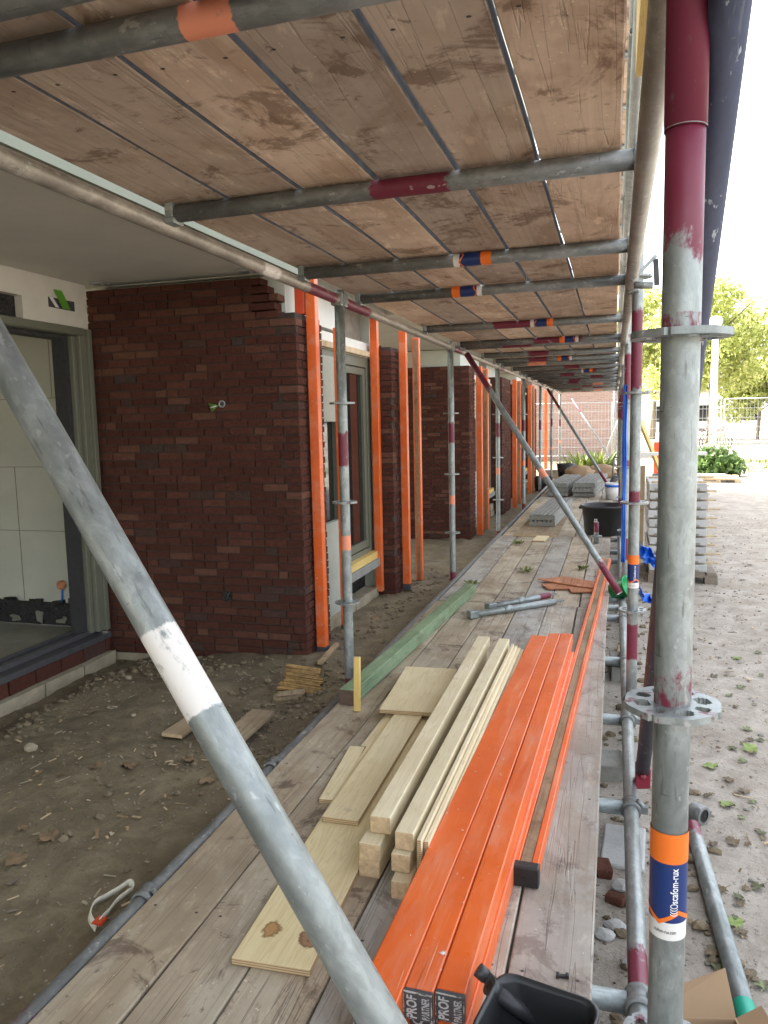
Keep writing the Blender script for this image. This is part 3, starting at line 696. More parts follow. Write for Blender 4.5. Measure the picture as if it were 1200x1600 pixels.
# outer row
near = standard(OX, OY[0], ground_z(OX, OY[0])-.01, 1.775, [.535, 1.035, 1.52], True,
    [(1.66, 1.775, 0, .11), (1.525, 1.545, 3, .03), (1.04, 1.065, 3, .07)], 'thick near standard with an orange and blue sticker', 48, .0236)
sl = pipe('standard_sleeve', (OX, OY[0], 1.765), (OX, OY[0], 4.6), SC, 'galvanised', r=.0252, seg=40, paint=[(0, 2.2, 0, .1)], label='dark red upper standard slotted over the near one')
mb = MB(); mb.lathe([(.0237, .0), (.0251, .0), (.02525, .002), (.0251, .003)], 'galvanised_dark', 40); mb.build('sleeve_collar', sl)
mb = MB(); mb.tube((0, -.0247, .022), (0, -.0257, .022), .006, 'cap_grey', 12); mb.build('bolt_hole', sl, rot=(0, 0, R(-12)))  # dark plug, its colour stands for the shade in the hole
for n, y in list(enumerate(OY))[1:]:
    standard(OX+.012, y, ground_z(OX, y)-.01, 5.6, [.535, 1.03, 1.52, 2.02], n == 1, [(1.56, 1.86, 0, .05), (1.03, 1.07, 0, .03), (.32, .46, 0, .03)] if n < 3 else [(1.4, 1.7, 0, .05), (.2, .5, 0, .05)],
             'second outer standard with a small orange and blue sticker' if n == 1 else None, 28 if n < 2 else 14)
# stickers wrapped round tubes; axis = local z of the tube
def band(name, parent, z0, z1, r, mat, seg=40, a0=0, a1=2*math.pi, edge=None):
    mb = MB(); rr = []
    for i in range(seg+1):
        t = a0+(a1-a0)*i/seg
        zz = (z0, z1) if edge is None else edge(t)
        rr.append([mb.bm.verts.new((r*math.cos(t), r*math.sin(t), z)) for z in zz])
    for a, b in zip(rr, rr[1:]): mb.face((a[0], b[0], b[1], a[1]), mat, True)
    return mb.build(name, parent, recalc=False)
def sticker(parent, z0, r, s=1.0, lettered=False, face=-math.pi/2, up_=True):
    """white foot, blue field with lettering and orange chevrons, orange head"""
    f = (lambda z: z0+z*s) if up_ else (lambda z: z0-z*s)
    zs = sorted((f(0), f(.026))); band('sticker_label', parent, zs[0], zs[1], r+.0006, 'sticker_white')
    zs = sorted((f(.0255), f(.112))); bl = band('sticker', parent, zs[0], zs[1], r+.0010, 'sticker_blue')
    zs = sorted((f(.110), f(.152))); band('sticker_band', parent, zs[0], zs[1], r+.0013, 'sticker_orange')
    mb = MB(); rr = r+.0016; N = 60; prev = None      # zigzag
    for i in range(N+1):
        t = 2*math.pi*i/N; ph = (t*3/math.pi) % 2; zz = .022+.016*(1-abs(ph-1))
        cur = [mb.bm.verts.new((rr*math.cos(t), rr*math.sin(t), f(q))) for q in (zz, zz+.0065)]
        if prev: mb.face((prev[0], cur[0], cur[1], prev[1]), 'sticker_orange', True)
        prev = cur
    mb.build('sticker_chevron', parent, recalc=False)
    if lettered:
        for da in (R(19), R(-84)):
            rr = r+.0019
            def wrap(u, v, a=face+da): t = a-(v-.005)/rr; return (rr*math.cos(t), rr*math.sin(t), f(.055)+u)
            lettering('sticker_lettering', 'scafom-rux', (.050, .0105), wrap, 'letter_white', parent, .012)
            for k_ in range(4):                                # emblem of nested arcs in front of the name
                mb = MB(); prev = None
                for i in range(17):
                    th = 2*math.pi*i/16 if k_ == 3 else R(95)+R(170)*i/16
                    cu, cv = f(.051)-.0035*(3-k_)+.0035*math.cos(th), .005+.0052*math.sin(th)
                    cur = []
                    for w in (0, .0011):
                        uu = cu-w*math.cos(th); vv = cv-w*math.sin(th); t = face+da-(vv-.005)/rr; cur.append(mb.bm.verts.new((rr*math.cos(t), rr*math.sin(t), uu)))
                    if prev: mb.face((prev[0], cur[0], cur[1], prev[1]), 'letter_white')
                    prev = cur
                mb.build('sticker_emblem', parent, recalc=False)
        def wrap2(u, v): t = face+R(-42)+u/(r+.0012)*1.0; return ((r+.0012)*math.cos(t), (r+.0012)*math.sin(t), f(.010)+v)
        lettering('sticker_lettering', 'scafom-rux.com', (.030, .005), wrap2, 'cap_grey', parent, .01)
zb = ground_z(OX, OY[0])-.01
fa = math.atan2(-OY[0], -OX)
sticker(near, .712-zb, .0236, 1.0, True, fa)
sec = [o for o in COL.objects if o.name.startswith('standard') and abs(o.location.y-OY[1]) < .01 and o.location.x > 0][0]
sticker(sec, .64-sec.location.z, .02415, 1.0, True, fa)

# ledgers
for n in range(7):
    y0, y1 = IY[n]+.035, IY[n+1]-.035
    if n == 0: y0 = -.6
    pipe('ledger', (IX, y0, 1.995), (IX, y1, 1.995), SC, 'galvanised_warm', seg=24 if n < 2 else 12,
         paint=[((y1-y0)-.35, (y1-y0)-.06, 0, .08), ((y1-y0)-.8, (y1-y0)-.7, 2, .05)] if n == 0 else [(.05, .35, 0, .1)], label='inner upper ledger above the soil strip' if n == 0 else None)
    a = Vector((IX-.0, IY[n+1], 0))
    mb = MB()
    for sg in (-1, 1): mb.box(IX-.026, IX+.026, IY[n+1]+sg*.03-.022, IY[n+1]+sg*.03+.022, 1.965, 2.03, 'galvanised')
    mb.build('ledger_head', SC, bevel=.006)
    for z, nm in ((1.98, 'ledger'), (3.05, 'guard_rail'), (2.55, 'guard_rail')):
        o0 = OY[n]+.035 if not (n == 0) else -.5
        pipe(nm, (OX-.018, o0, z), (OX-.018, OY[n+1]-.035, z), SC, 'galvanised_warm' if z < 2 else 'galvanised', seg=20 if n < 2 else 10)
    mb = MB()
    for sg in (-1, 1): mb.box(OX-.03, OX+.018, OY[n+1]+sg*.035-.02, OY[n+1]+sg*.035+.02, 1.95, 2.02, 'galvanised')
    mb.build('ledger_head', SC, bevel=.006)
    pipe('ledger', (OX-.008, OY[n]+.03 if n else .5, .09), (OX-.008, OY[n+1]-.03, .09), SC, 'galvanised', seg=20 if n < 2 else 10, paint=[(1.2, 1.35, 0, .05)] if n == 0 else ())
def coupler(parent, c, axis='Y', r=.024):
    """half-couplers clamped round two crossing tubes"""
    mb = MB(); rot = Matrix.Rotation(R(90), 4, 'X') if axis == 'Y' else Matrix.Rotation(R(90), 4, 'Y')
    mx = Matrix.Translation(c) @ rot
    mb.lathe([(r+.001, -.028), (r+.009, -.028), (r+.009, -.014), (r+.006, -.012), (r+.006, .012), (r+.009, .014), (r+.009, .028), (r+.001, .028)], 'galvanised_dark', 20, mx=mx)
    mb.tube(Vector(c)+Vector((.02, 0, .03)), Vector(c)+Vector((.05, .0, .0)), .008, 'galvanised', 8)
    mb.box(c[0]+.03, c[0]+.055, c[1]-.014, c[1]+.014, c[2]-.012, c[2]+.012, 'galvanised_dark')
    return mb.build('coupler', parent)
# upper transoms
TY = [.16, 1.12, 2.03, 3.0, 3.72, 5.13, 6.30, 6.52, 7.5, 8.25, 8.85, 9.7, 10.6, 11.4, 12.2, 13.1, 14.0, 14.9, 15.7, 16.6, 17.5, 18.4, 19.0, .975]
tr = []
for n, y in enumerate(TY):
    pt = {1: [(.60, .68, 1, .01)], 2: [(.62, .80, 0, .03)], 4: [], 5: [(.5, .75, 0, .08)], 6: [(.62, .95, 0, .05)], 7: [(.35, .55, 0, .05)]}.get(n, [(random.uniform(.3, .9),)*2] if 0 else [])
    if n > 7: a = random.uniform(.25, .9); pt = [(a, a+.15, random.choice((0, 0, 1)), .05)]
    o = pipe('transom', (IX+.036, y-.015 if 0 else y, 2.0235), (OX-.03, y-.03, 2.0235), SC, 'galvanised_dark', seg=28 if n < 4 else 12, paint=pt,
             label='nearest overhead transom with an orange paint patch' if n == 1 else None)
    tr.append(o)
    L = (Vector((OX-.03, y-.03, 0))-Vector((IX+.036, y, 0))).length                        # hooked ends
    for z in (-.012, L-.012):
        mb = MB(); mb.box(-.03, -.0135, -.027, .027, z-.03 if z < 0 else z, z+.03, 'galvanised')
        mb.box(-.0134, .03, -.027, .027, z, z+.026, 'galvanised'); mb.build('hook', o, bevel=.004)
for n, z0, rev in ((3, .63, 0), (4, .62, 1), (5, .70, 0), (6, .95, 1), (9, .8, 1), (12, .8, 0)):
    sticker(tr[n], z0, .02415, .95, False, up_=not rev)
# lower transoms poking out from under the deck, inner ground ledger
LY = [at_z(950, y, .085).y for y in (1562, 1260, 1124, 1033, 966, 950, 938, 877, 863, 844)]+[9.3, 10.2, 11.1, 12, 13, 14, 15]
for n, y in enumerate(LY):
    pipe('transom', (-1.2, y, .086), (OX-.035, y, .086), SC, 'galvanised', seg=20 if n < 5 else 10)
    if n < 5: coupler(SC, (OX-.008, y, .09), 'Y')
lg = pipe('ledger', (-1.235, .7, .112), (-1.235, 9.2, .10), SC, 'galvanised_dark', seg=20, paint=[(.3, .56, 3, .12)], label='tube lying along the inner edge of the lower deck')
pipe('ledger', (-1.235, 9.25, .10), (-1.235, 17, .08), SC, 'galvanised_dark', seg=10)
for p in ((237, 1398), (437, 1195)):
    q = at_z(p[0], p[1], .125); coupler(SC, (-1.235, q.y, .112), 'Y')
# braces
pipe('brace', (-1.153, .975, 1.965), (.094, .685, .279), SC, 'galvanised', seg=48, paint=[(1.015, 1.13, 2, .01)], label='thick near diagonal brace with a worn white band')
def brace(a, b, pt=(), label=None):
    pipe('brace', a, b, SC, 'galvanised', seg=16, paint=pt, label=label)
brace((-1.17, 6.36, 1.95), (.05, 5.5, .19), [(0, .35, 0, .1), (1.22, 1.28, 1, .02), (2.1, 2.4, 0, .1)], 'diagonal brace rising from the deck edge to the second inner standard')
brace((-1.17, 14.4, 1.93), (.06, 12.7, .1), [(0, .5, 0, .1), (2.2, 2.6, 0, .1)])
brace((-1.1, 21.4, 1.9), (.1, 20, .1), [(0, .5, 0, .1)])
brace((.25, 21.5, 1.7), (-.35, 21.5, .1))
pipe('brace', (OX+.044, 1.0, 1.93), (OX+.034, 2.80, .13), SC, 'galvanised_hazed', seg=36, paint=[], label='outer brace leaning close behind the near standard')
mb = MB(); q = at_z(1014, 1155, .2); mb.box(-.025, .025, -.03, .03, -.04, .04, 'red_paint', jit=.004); mb.tube((0, -.05, .02), (0, .04, -.03), .011, 'red_paint', 10)
mb.build('brace_clamp', SC, loc=(OX+.035, 2.79, .13), bevel=.005)
# wedge clamps at the second outer standard under the upper deck
mb = MB(); c = at_y(1012, 425, 3.3)
mb.bar(c+Vector((-.06, 0, -.03)), c+Vector((.03, 0, .06)), .03, .012, 'galvanised'); mb.bar(c+Vector((.03, .02, .05)), c+Vector((.036, .02, -.05)), .02, .02, 'cap_grey')
mb.tube(c+Vector((-.05, .01, -.045)), c+Vector((.02, .02, -.05)), .014, 'galvanised_dark', 10)
mb.build('wedge_clamp', SC)
# short starter base with red top standing on the deck
J = thing('jack_base', 'short steel starter tube with a red top standing by the black tub', 'jack base', (-.16, 7.93, .152))
pipe('starter_tube', (0, 0, .0), (0, 0, .215), J, 'galvanised', paint=[(.12, .22, 0, .015)], seg=20)
mb = MB(); mb.lathe([(.02, .07), (.055, .07), (.055, .078), (.02, .078)], 'galvanised', 20); mb.build('collar_disc', J)

# ------------------------------------------------------------------ scaffold boards
def board_mesh(w, L, t, mat, seed, edge=None):
    rnd = random.Random(seed); mb = MB(); N = max(2, int(L/.25)); prev = None
    for i in range(N+1):
        y = L*i/N; e0 = rnd.uniform(-.0015, .0015); e1 = rnd.uniform(-.0015, .0015); sag = .0025*math.sin(i*.9+seed)
        ring = [mb.bm.verts.new(p) for p in ((-w/2+e0, y, sag), (w/2+e1, y, sag), (w/2+e1, y, t+sag), (-w/2+e0, y, t+sag))]
        if prev:
            for q in range(4): mb.face([prev[q], prev[(q+1)%4], ring[(q+1)%4], ring[q]], (edge or mat) if q % 2 else mat)
        else: mb.face(ring[::-1], mat)
        prev = ring
    mb.face(prev, mat); return mb
def scaffold_board(x, y0, y1, z, w, t, mat, label, group, seed, rz=0):
    o = board_mesh(w, y1-y0, t, mat, seed, 'board_edge' if mat == 'upper_wood' else None).build('scaffold_board', loc=(x, y0, z), rot=(0, 0, rz), bevel=.004)
    tag(o, label, 'board', group); return o
ORD = ['first', 'second', 'third', 'fourth', 'fifth', 'sixth', 'seventh', 'eighth']
BAY = ['nearest row', 'row past the first inner standard', 'row past the second inner standard', 'row past the third inner standard', 'row past the fourth inner standard', 'row past the fifth inner standard', 'last row']
edges = [-1.262, -1.048, -.826, -.610, -.394, -.190, .012]
rows = [(-.9, 3.70), (3.71, 6.40), (6.41, 9.0), (9.01, 11.6), (11.61, 14.2), (14.21, 16.8), (16.81, 19.3)]
for r_, (y0, y1) in enumerate(rows):
    for c_ in range(6):
        g0, g1 = edges[c_], edges[c_+1]
        if c_ > 0: g0 += {5: .0045, 4: .0095}.get(c_, random.uniform(.008, .011))
        g1 -= .003
        lab = f'brown overhead board, {ORD[c_]} from the building, {BAY[r_]}'
        scaffold_board((g0+g1)/2+random.uniform(-.001, .001), y0+random.uniform(0, .006), y1, 2.0505, g1-g0, .036, 'upper_wood', lab, 'upper deck boards', r_*7+c_)
lw = 1.165/6
lrows = [(.35, 5.22, -1.195), (5.235, 8.36, -1.185), (8.375, 12.2, -1.17), (12.215, 16.5, -1.15)]
LB = ['beside the lumber stacks', 'between the loose tubes and the black tub', 'beside the slab stacks', 'at the far end']
for r_, (y0, y1, xl) in enumerate(lrows):
    for c_ in range(6):
        a = xl+c_*lw+.0035+random.uniform(-.001, .002); b = xl+(c_+1)*lw-.003
        lab = f'grey walkway board, {ORD[c_]} from the building, {LB[r_]}'
        ya = y0+random.uniform(-.004, .006)*(r_ > 0)
        scaffold_board((a+b)/2, ya, y1+random.uniform(-.01, .0), .1125-.004*r_+random.uniform(0, .002), b-a, .0375, 'deck_wood_warm' if (c_ < 3 and r_ == 0) or (r_ > 0 and (c_*7+r_*3) % 5 < 3) else 'deck_wood', lab, 'lower deck boards', 50+r_*7+c_, random.uniform(-.0006, .0006))
DZ = .152
# toe board and second-lift boards seen past the outer edge
o = board_mesh(.15, 2.45, .03, 'yellow_pine', 3).build('toe_board', loc=(.034, -.75, 2.165), rot=(0, R(90), 0)); tag(o, 'yellow toe board on edge along the outer upper deck', 'board')
for i, (y0, y1) in enumerate(((5.2, 9), (9.02, 13), (13.02, 18))):
    for j, x in enumerate((-.12, .10)):
        lab = f'brown board of the higher scaffold lift, {ORD[j]} from its inner side, {("near", "middle", "far")[i]} stretch'
        scaffold_board(x, y0, y1, 4.05, .21, .036, 'upper_wood', lab, 'second lift boards', 90+i*2+j)
for y in (5.3, 6.2, 7.2, 8.2, 9.2, 10.2, 11.5, 12.8): pipe('transom', (-.9, y, 4.023), (OX+.12, y, 4.023), SC, 'galvanised', seg=10)

# ------------------------------------------------------------------ orange profile posts at the brickwork
def profile_post(x, y, z0, z1, label, inlay=False, s=.06, foot=True, rz=0):
    t = thing('profile_post', label, 'profile post', (x, y, z0), rz, 'orange bricklaying profile posts')
    H_ = z1-z0
    mb = MB(); mb.box(-s/2, s/2, -s/2, s/2, .05 if foot else 0, H_, 'orange_paint'); mb.build('post_tube', t, bevel=.004)
    if foot:
        mb = MB(); mb.box(-s/2-.001, s/2+.001, -s/2-.001, s/2+.001, 0, .0495, 'cap_grey'); mb.build('foot_cap', t, bevel=.003)
    if inlay:
        mb = MB(); mb.box(-s*.24, s*.24, -s/2-.003, -s/2+.004, .06, H_-.02, 'scrap_wood'); mb.build('inlay_strip', t)
    return t
profile_post(-1.745, 4.40, -.03, 2.30, 'tall orange profile post at the corner of the first dark brick wall')
profile_post(-1.80, 4.98, -.05, 2.05, 'thin orange profile post half hidden behind the first inner standard', s=.045)
profile_post(-1.875, 6.07, .0, 2.28, 'orange profile post in the window reveal, against the narrow brick pier', foot=False)
profile_post(-1.70, 6.31, -.03, 2.16, 'orange profile post standing on the outer side of the narrow brick pier')
profile_post(-1.70, 6.76, -.09, 2.15, 'orange profile post with a brown inlay strip, just past the narrow brick pier', True)
for y, z, lab, inl in ((10.1, -.14, 'orange profile post at the corner of the second brick wall', False), (10.62, -.19, 'second orange post with an inlay beside the second brick wall', True),
                  (13.85, -.22, 'orange profile post at the far end of the long brick pier', False), (14.5, -.25, 'orange inlaid post just past the long brick pier', True),
                  (16.4, -.22, 'orange profile post by the third brick wall', False), (17.0, -.24, 'orange inlaid post by the third brick wall', True), (20.4, -.2, 'last orange profile post standing clear of the building end', False)):
    profile_post(-1.70, y, z-.03, 2.1, lab, inl, s=.075)
mb = MB(); mb.box(-.03, .03, -.03, .03, 0, .25, 'orange_red'); o = mb.build('profile_offcut', loc=(-1.815, 4.40, 2.066), bevel=.003)
tag(o, 'short red orange profile piece standing on the stepped brick top', 'profile piece')

# ------------------------------------------------------------------ lumber on the deck
def plank(name, a, b, w, h, mat, end, z, label, cat='board', group=None, edge=None, knots_mat=None, bevel=.0015, tilt=0):
    """board between two ground points (centre of its near and far end), bottom at z"""
    a = Vector((a[0], a[1], z)); b = Vector((b[0], b[1], z)); d = b-a; L = d.length
    mb = MB(); fc = {'f': end, 'k': end}
    if edge: fc.update({'l': edge, 'r': edge})
    N = 1
    mb.box(-w/2, w/2, 0, L, 0, h, knots_mat or mat, faces=fc)
    o = mb.build(name, loc=a, rot=(tilt, 0, math.atan2(-d.x, d.y)), bevel=bevel)
    return tag(o, label, cat, group)
def mid(p, q): return ((p[0]+q[0])/2, (p[1]+q[1])/2)
def len2(p, q): return math.hypot(p[0]-q[0], p[1]-q[1])
t = .018
# long plywood strip
pa, pb = at_z(358, 1500, DZ+t), at_z(487, 1512, DZ+t); pc, pd = at_z(592, 1120, DZ+t), at_z(694, 1100, DZ+t)
A, Bq = mid(pa, pb), mid(pc, pd); W1 = len2(pa, pb)*.98
pine('knotty_ply', (.67,.555,.30), (.77,.665,.41), (.48,.33,.15), [(-.045*W1/.2, .115, .024, (.42,.24,.09)), (.062*W1/.2, .105, .027, (.30,.17,.085))])
plank('plywood_strip', A, Bq, W1, t, 'fresh_ply', 'ply_edge', DZ, 'long pale plywood strip with two dark knots near its end', 'plywood', edge='ply_edge', knots_mat='knotty_ply')
pa, pb = at_z(503, 1276, DZ+2*t+.001), at_z(560, 1282, DZ+2*t+.001); pc, pd = at_z(650, 1062, DZ+2*t+.001), at_z(697, 1062, DZ+2*t+.001)
plank('plywood_strip', mid(pa, pb), mid(pc, pd), len2(pa, pb), t, 'fresh_ply', 'ply_edge', DZ+t+.001, 'narrower plywood strip lying on top of the long knotty one', 'plywood', edge='ply_edge')
pa, pb = at_z(497, 1247, DZ+t), at_z(527, 1250, DZ+t); pc, pd = at_z(545, 1165, DZ+t), at_z(572, 1165, DZ+t)
plank('plywood_offcut', mid(pa, pb), mid(pc, pd), len2(pa, pb)*.9, t*.9, 'fresh_ply', 'ply_edge', DZ, 'short plywood offcut beside the stacked strips on the boards', 'plywood', edge='ply_edge')
pa, pb = at_z(562, 1165, DZ+t), at_z(583, 1165, DZ+t); pc, pd = at_z(604, 1112, DZ+t), at_z(622, 1112, DZ+t)
plank('plywood_offcut', mid(pa, pb), mid(pc, pd), len2(pa, pb)*.9, t*.8, 'fresh_pine', 'ply_edge', DZ, 'thin timber offcut between the short plywood and the wide end piece', 'plywood')
pa, pb = at_z(588, 1110, DZ+3*t+.002), at_z(690, 1112, DZ+3*t+.002); pc, pd = at_z(630, 1046, DZ+3*t+.002), at_z(718, 1040, DZ+3*t+.002)
plank('plywood_sheet', mid(pa, pb), mid(pc, pd), len2(pa, pb)*.93, t, 'fresh_ply', 'ply_edge', DZ+2*t+.002, 'wide short plywood piece at the far end of the strips', 'plywood', edge='ply_edge')
# square timber stack: two columns and plywood strips on edge
def col_line(n_, f_, z): return at_z(n_[0], n_[1], z), at_z(f_[0], f_[1], z)
h = .053
a, b = col_line((586, 1280), (755, 994), DZ+3*h)
TW = .061
for i in range(3):
    j = (-.012, -.008, .008)[i]; s_ = Vector((j, (-.03, -.035, .02)[i], 0))
    plank('timber_batten', a+s_, b+s_*.3, TW, h-.002, 'fresh_pine', 'end_grain', DZ+h*i, f'pale square timber in the stack beside the plywood, {("lowest of its column", "middle of its column", "topmost of its column")[i]}', 'timber', 'square timbers stacked on the deck', bevel=.003)
a, b = col_line((631, 1300), (788, 997), DZ+3*h)
for i in range(3):
    s_ = Vector(((.004, -.006, .0)[i], (-.06, -.02, .0)[i], 0))
    plank('timber_batten', a+s_, b+s_*.3, TW*.86, h-.002, 'fresh_pine', 'end_grain', DZ+h*i, f'pale timber in the column next to the plywood edges, {("lowest", "middle", "topmost")[i]}', 'timber', 'square timbers stacked on the deck', bevel=.003)
a, b = col_line((649, 1308), (799, 1003), DZ+.16)
for i in range(4):
    s_ = Vector((.008+.0155*i, .005+.02*i, 0))
    plank('plywood_strip', a+s_, b+s_*.9, .0125, .15-.014*i, 'fresh_pine', 'ply_edge', DZ, f'plywood strip standing on edge, {ORD[i]} from the timber stack towards the orange beams', 'plywood', 'plywood strips on edge')
# orange beams
BS = .062
ft = [at_z(x, y, DZ+2*BS) for x, y in ((540, 1570), (608, 1552), (660, 1546), (706, 1541))]
near_c = [at_z(591, 1560, DZ+2*BS), at_z(652, 1551, DZ+2*BS), at_z(707, 1541, DZ+2*BS)]
far_c = [at_z(850, 991, DZ+2*BS), at_z(867, 989, DZ+2*BS), at_z(884, 988, DZ+2*BS)]
def orange_beam(a, b, z, label, lettered, wd=None):
    a = Vector((a[0], a[1], z)); b = Vector((b[0], b[1], z)); d = b-a; L = d.length; s = BS; wd = wd or s
    t_ = thing('orange_beam', label, 'orange beam', a, math.atan2(-d.x, d.y), 'orange beams stacked on the deck')
    mb = MB(); mb.box(-wd/2+.0005, wd/2-.0005, .012, L, 0, s-.001, 'orange_paint'); mb.build('beam_tube', t_, bevel=.004)
    mb = MB(); mb.box(-wd/2+.001, wd/2-.001, 0, .0118, .0005, s-.0015, 'cap_grey'); mb.build('end_cap', t_, bevel=.002)
    mb = MB(); w = wd/2-.001                              # worn pale rim round the cap
    for q in ((-w, w, s-.0035, s-.001), (-w, w, .0005, .002)): mb.box(q[0], q[1], -.0006, .001, q[2], q[3], 'rim_wear', jit=.0006)
    for q in (-w, w-.002): mb.box(q, q+.002, -.0006, .001, .002, s-.0035, 'rim_wear', jit=.0006)
    mb.build('cap_rim', t_)
    if lettered:
        lettering('cap_lettering', 'PROF', (s*.80, s*.36), lambda u, v: (-s*.02-v, -.0012, s*.08+u), 'letter_silver', t_, .03)
        lettering('cap_lettering', 'PARTNER', (s*.76, s*.26), lambda u, v: (s*.40-v, -.0012, s*.10+u), 'letter_silver', t_, .02)
    return t_
plain('paint_splat', (.74,.70,.64), .7, var=.1)
nm = ('beside the pale timbers', 'in the middle', 'next to the inlaid profile')
dx = (near_c[2]-near_c[0]); step_n = Vector((BS+.001, .0, 0))
n0 = near_c[1]; f0 = far_c[1]
for i, k_ in enumerate((-1, 0, 1)):
    off = Vector((k_*(BS+.0015)-(.0125 if i == 0 else 0), (-.055, .0, .012)[i], 0)); offf = Vector((k_*(BS+.0005)-(.0115 if i == 0 else 0), (-.06, 0, .01)[i], 0))
    orange_beam(n0+off, f0+offf, DZ+BS, f'glossy orange beam in the top layer of the stack, {nm[i]}', True, .088 if i == 0 else None)
    off2 = off+Vector((.004, (-.02, .03, -.05)[i], 0))
    orange_beam(n0+off2, f0+offf+Vector((.012, -.12, 0)), DZ, f'orange beam in the bottom layer of the stack, {nm[i]}', True, .088 if i == 0 else None)
q = at_z(692, 1489, DZ+2*BS); mb = MB(); c_ = mb.bm.verts.new((0, 0, .0012)); rg = []
for i in range(18): rr_ = (.0105 if i % 2 else .004)*random.uniform(.7, 1.2); rg.append(mb.bm.verts.new((rr_*math.cos(i*math.pi/9), rr_*math.sin(i*math.pi/9), .0006)))
for i in range(18): mb.face((c_, rg[i], rg[(i+1) % 18]), 'paint_splat')
tb = [o for o in COL.objects if o.get('label', '') == f'glossy orange beam in the top layer of the stack, {nm[2]}'][0]
bpy.context.view_layer.update(); mb.build('paint_splat', tb, loc=tb.matrix_world.inverted() @ Vector((q.x, q.y, DZ+2*BS-.0006)), recalc=False)
# long inlaid profile with black cap
a, b = at_z(818, 1358, DZ+.05), at_z(948, 872, DZ+.05)
a.z = b.z = DZ; d = b-a
LP = thing('orange_profile', 'long orange profile with a grey wooden inlay and a black square end cap', 'orange profile', a, math.atan2(-d.x, d.y)); L_ = d.length
mb = MB(); mb.box(-.036, -.017, .03, L_, .004, .05, 'orange_paint'); mb.box(.017, .036, .03, L_, .004, .05, 'orange_paint'); mb.box(-.017, .017, .03, L_, .004, .02, 'orange_paint'); mb.build('profile_channel', LP, bevel=.003)
mb = MB(); mb.box(-.0165, .0165, .032, L_, .0205, .046, 'scrap_wood'); mb.build('inlay_strip', LP, bevel=.003)
mb = MB(); mb.box(-.041, .041, -.005, .029, 0, .058, 'black_plastic'); mb.build('end_cap', LP, bevel=.004)
mb = MB(); mb.box(-.009, .009, -.0056, -.0045, .02, .038, 'tar_and_hole_black')  # black patch painted as the shaded inside of the socket
mb.build('cap_socket', LP)
# green treated beam with wedge
a, b = at_z(541, 1078, DZ+.072), at_z(735, 912, DZ+.072)
o = plank('green_beam', a, b, .072, .072, 'green_wood', 'end_dark', DZ, 'green treated square beam along the inner deck edge', 'beam', bevel=.004)
o = plank('wedge_stick', (0, 0), (0, .24), .028, .02, 'yellow_pine', 'end_grain', 0, 'small pine stick leaning upright against the end of the green beam', 'stick', bevel=.002)
q = at_z(559, 1110, DZ); o.location = q+Vector((0, 0, .0)); o.rotation_euler = (R(84), 0, R(6))
# galvanised tubes with flattened ends
def loose_tube(p, q, z, label, paint=()):
    a, b = at_z(*p, z), at_z(*q, z)
    t_ = thing('steel_prop', label, 'steel prop', (a.x, a.y, z-.026), 0)
    o = pipe('prop_tube', Vector((0, 0, .026)), b-a+Vector((0, 0, .026)), t_, 'galvanised', r=.021, seg=16, paint=paint)
    d = (b-a).normalized()
    mb = MB(); mb.bar(-d*.03+Vector((0,0,.028)), d*.035+Vector((0,0,.028)), .056, .05, 'galvanised'); mb.build('end_bracket', t_, bevel=.006)
    mb = MB(); mb.bar(b-a-d*.01+Vector((0,0,.026)), b-a+d*.06+Vector((0,0,.03)), .035, .008, 'galvanised'); mb.build('end_tongue', t_)
    mb = MB(); mb.tube(d*.24+Vector((0,0,.026)), d*.30+Vector((0,0,.026)), .025, 'galvanised', 16); mb.build('collar', t_)
loose_tube((738, 960), (868, 940), DZ+.026, 'galvanised prop lying in front of the red tipped prop on the deck')
loose_tube((766, 948), (858, 930), DZ+.03, 'galvanised prop with a red painted tip lying on the deck', [(.45, .68, 0, .02)])
# rusty boards
for i, (pts, lab) in enumerate(((((840, 906), (882, 902), (935, 911), (926, 920), (884, 914)), 'thin reddish brown fibreboard piece lying across the deck, the longer one'), (((846, 914), (880, 911), (932, 918), (926, 926), (893, 926), (889, 921), (856, 921)), 'thin reddish brown fibreboard piece with a broken end, under the longer one'))):
    mb = MB(); z = DZ+.004+.011*(1-i); vs = [at_z(*p, z) for p in pts]; lo = [mb.bm.verts.new(v) for v in vs]; hi = [mb.bm.verts.new(v+Vector((0, 0, .008))) for v in vs]
    mb.face(lo[::-1], 'rust_wood'); mb.face(hi, 'rust_wood')
    for k_ in range(len(vs)): j = (k_+1) % len(vs); mb.face((lo[k_], lo[j], hi[j], hi[k_]), 'rust_wood')
    tag(mb.build('fibreboard', recalc=True), lab, 'fibreboard')

# ------------------------------------------------------------------ tub, buckets, slabs
q0, q1 = at_z(908, 795, .5), at_z(979, 795, .5); c = Vector(((q0.x+q1.x)/2, 8.62, .15))
T = thing('mortar_tub', 'large round black rubber mortar tub with a small white label', 'tub', c)
rw = .245
mb = MB(); mb.lathe([(0, .004), (rw*.80, .0), (rw*.84, .012), (rw*.97, .29), (rw*1.03, .292), (rw*1.05, .305), (rw*1.04, .318), (rw*.99, .318), (rw*.95, .30), (rw*.82, .03), (0, .025)], 'black_plastic', 40); mb.build('tub_body', T)
for s_ in (-1, 1):
    mb = MB(); mb.box(s_*rw*1.02-.02, s_*rw*1.02+.02, -.06, .06, .275, .30, 'black_plastic'); mb.build('tub_handle', T, bevel=.008)
mb = MB(); t_ = R(-112); p = Vector((math.cos(t_), math.sin(t_), 0))
mb.box(-.016, .016, -.001, .002, -.016, .016, 'sticker_white'); mb.box(-.006, .006, -.0016, .001, -.009, .008, 'cap_grey')
mb.build('tub_label', T, loc=p*rw*.925+Vector((0, 0, .17)), rot=(R(6), 0, t_+R(90)))
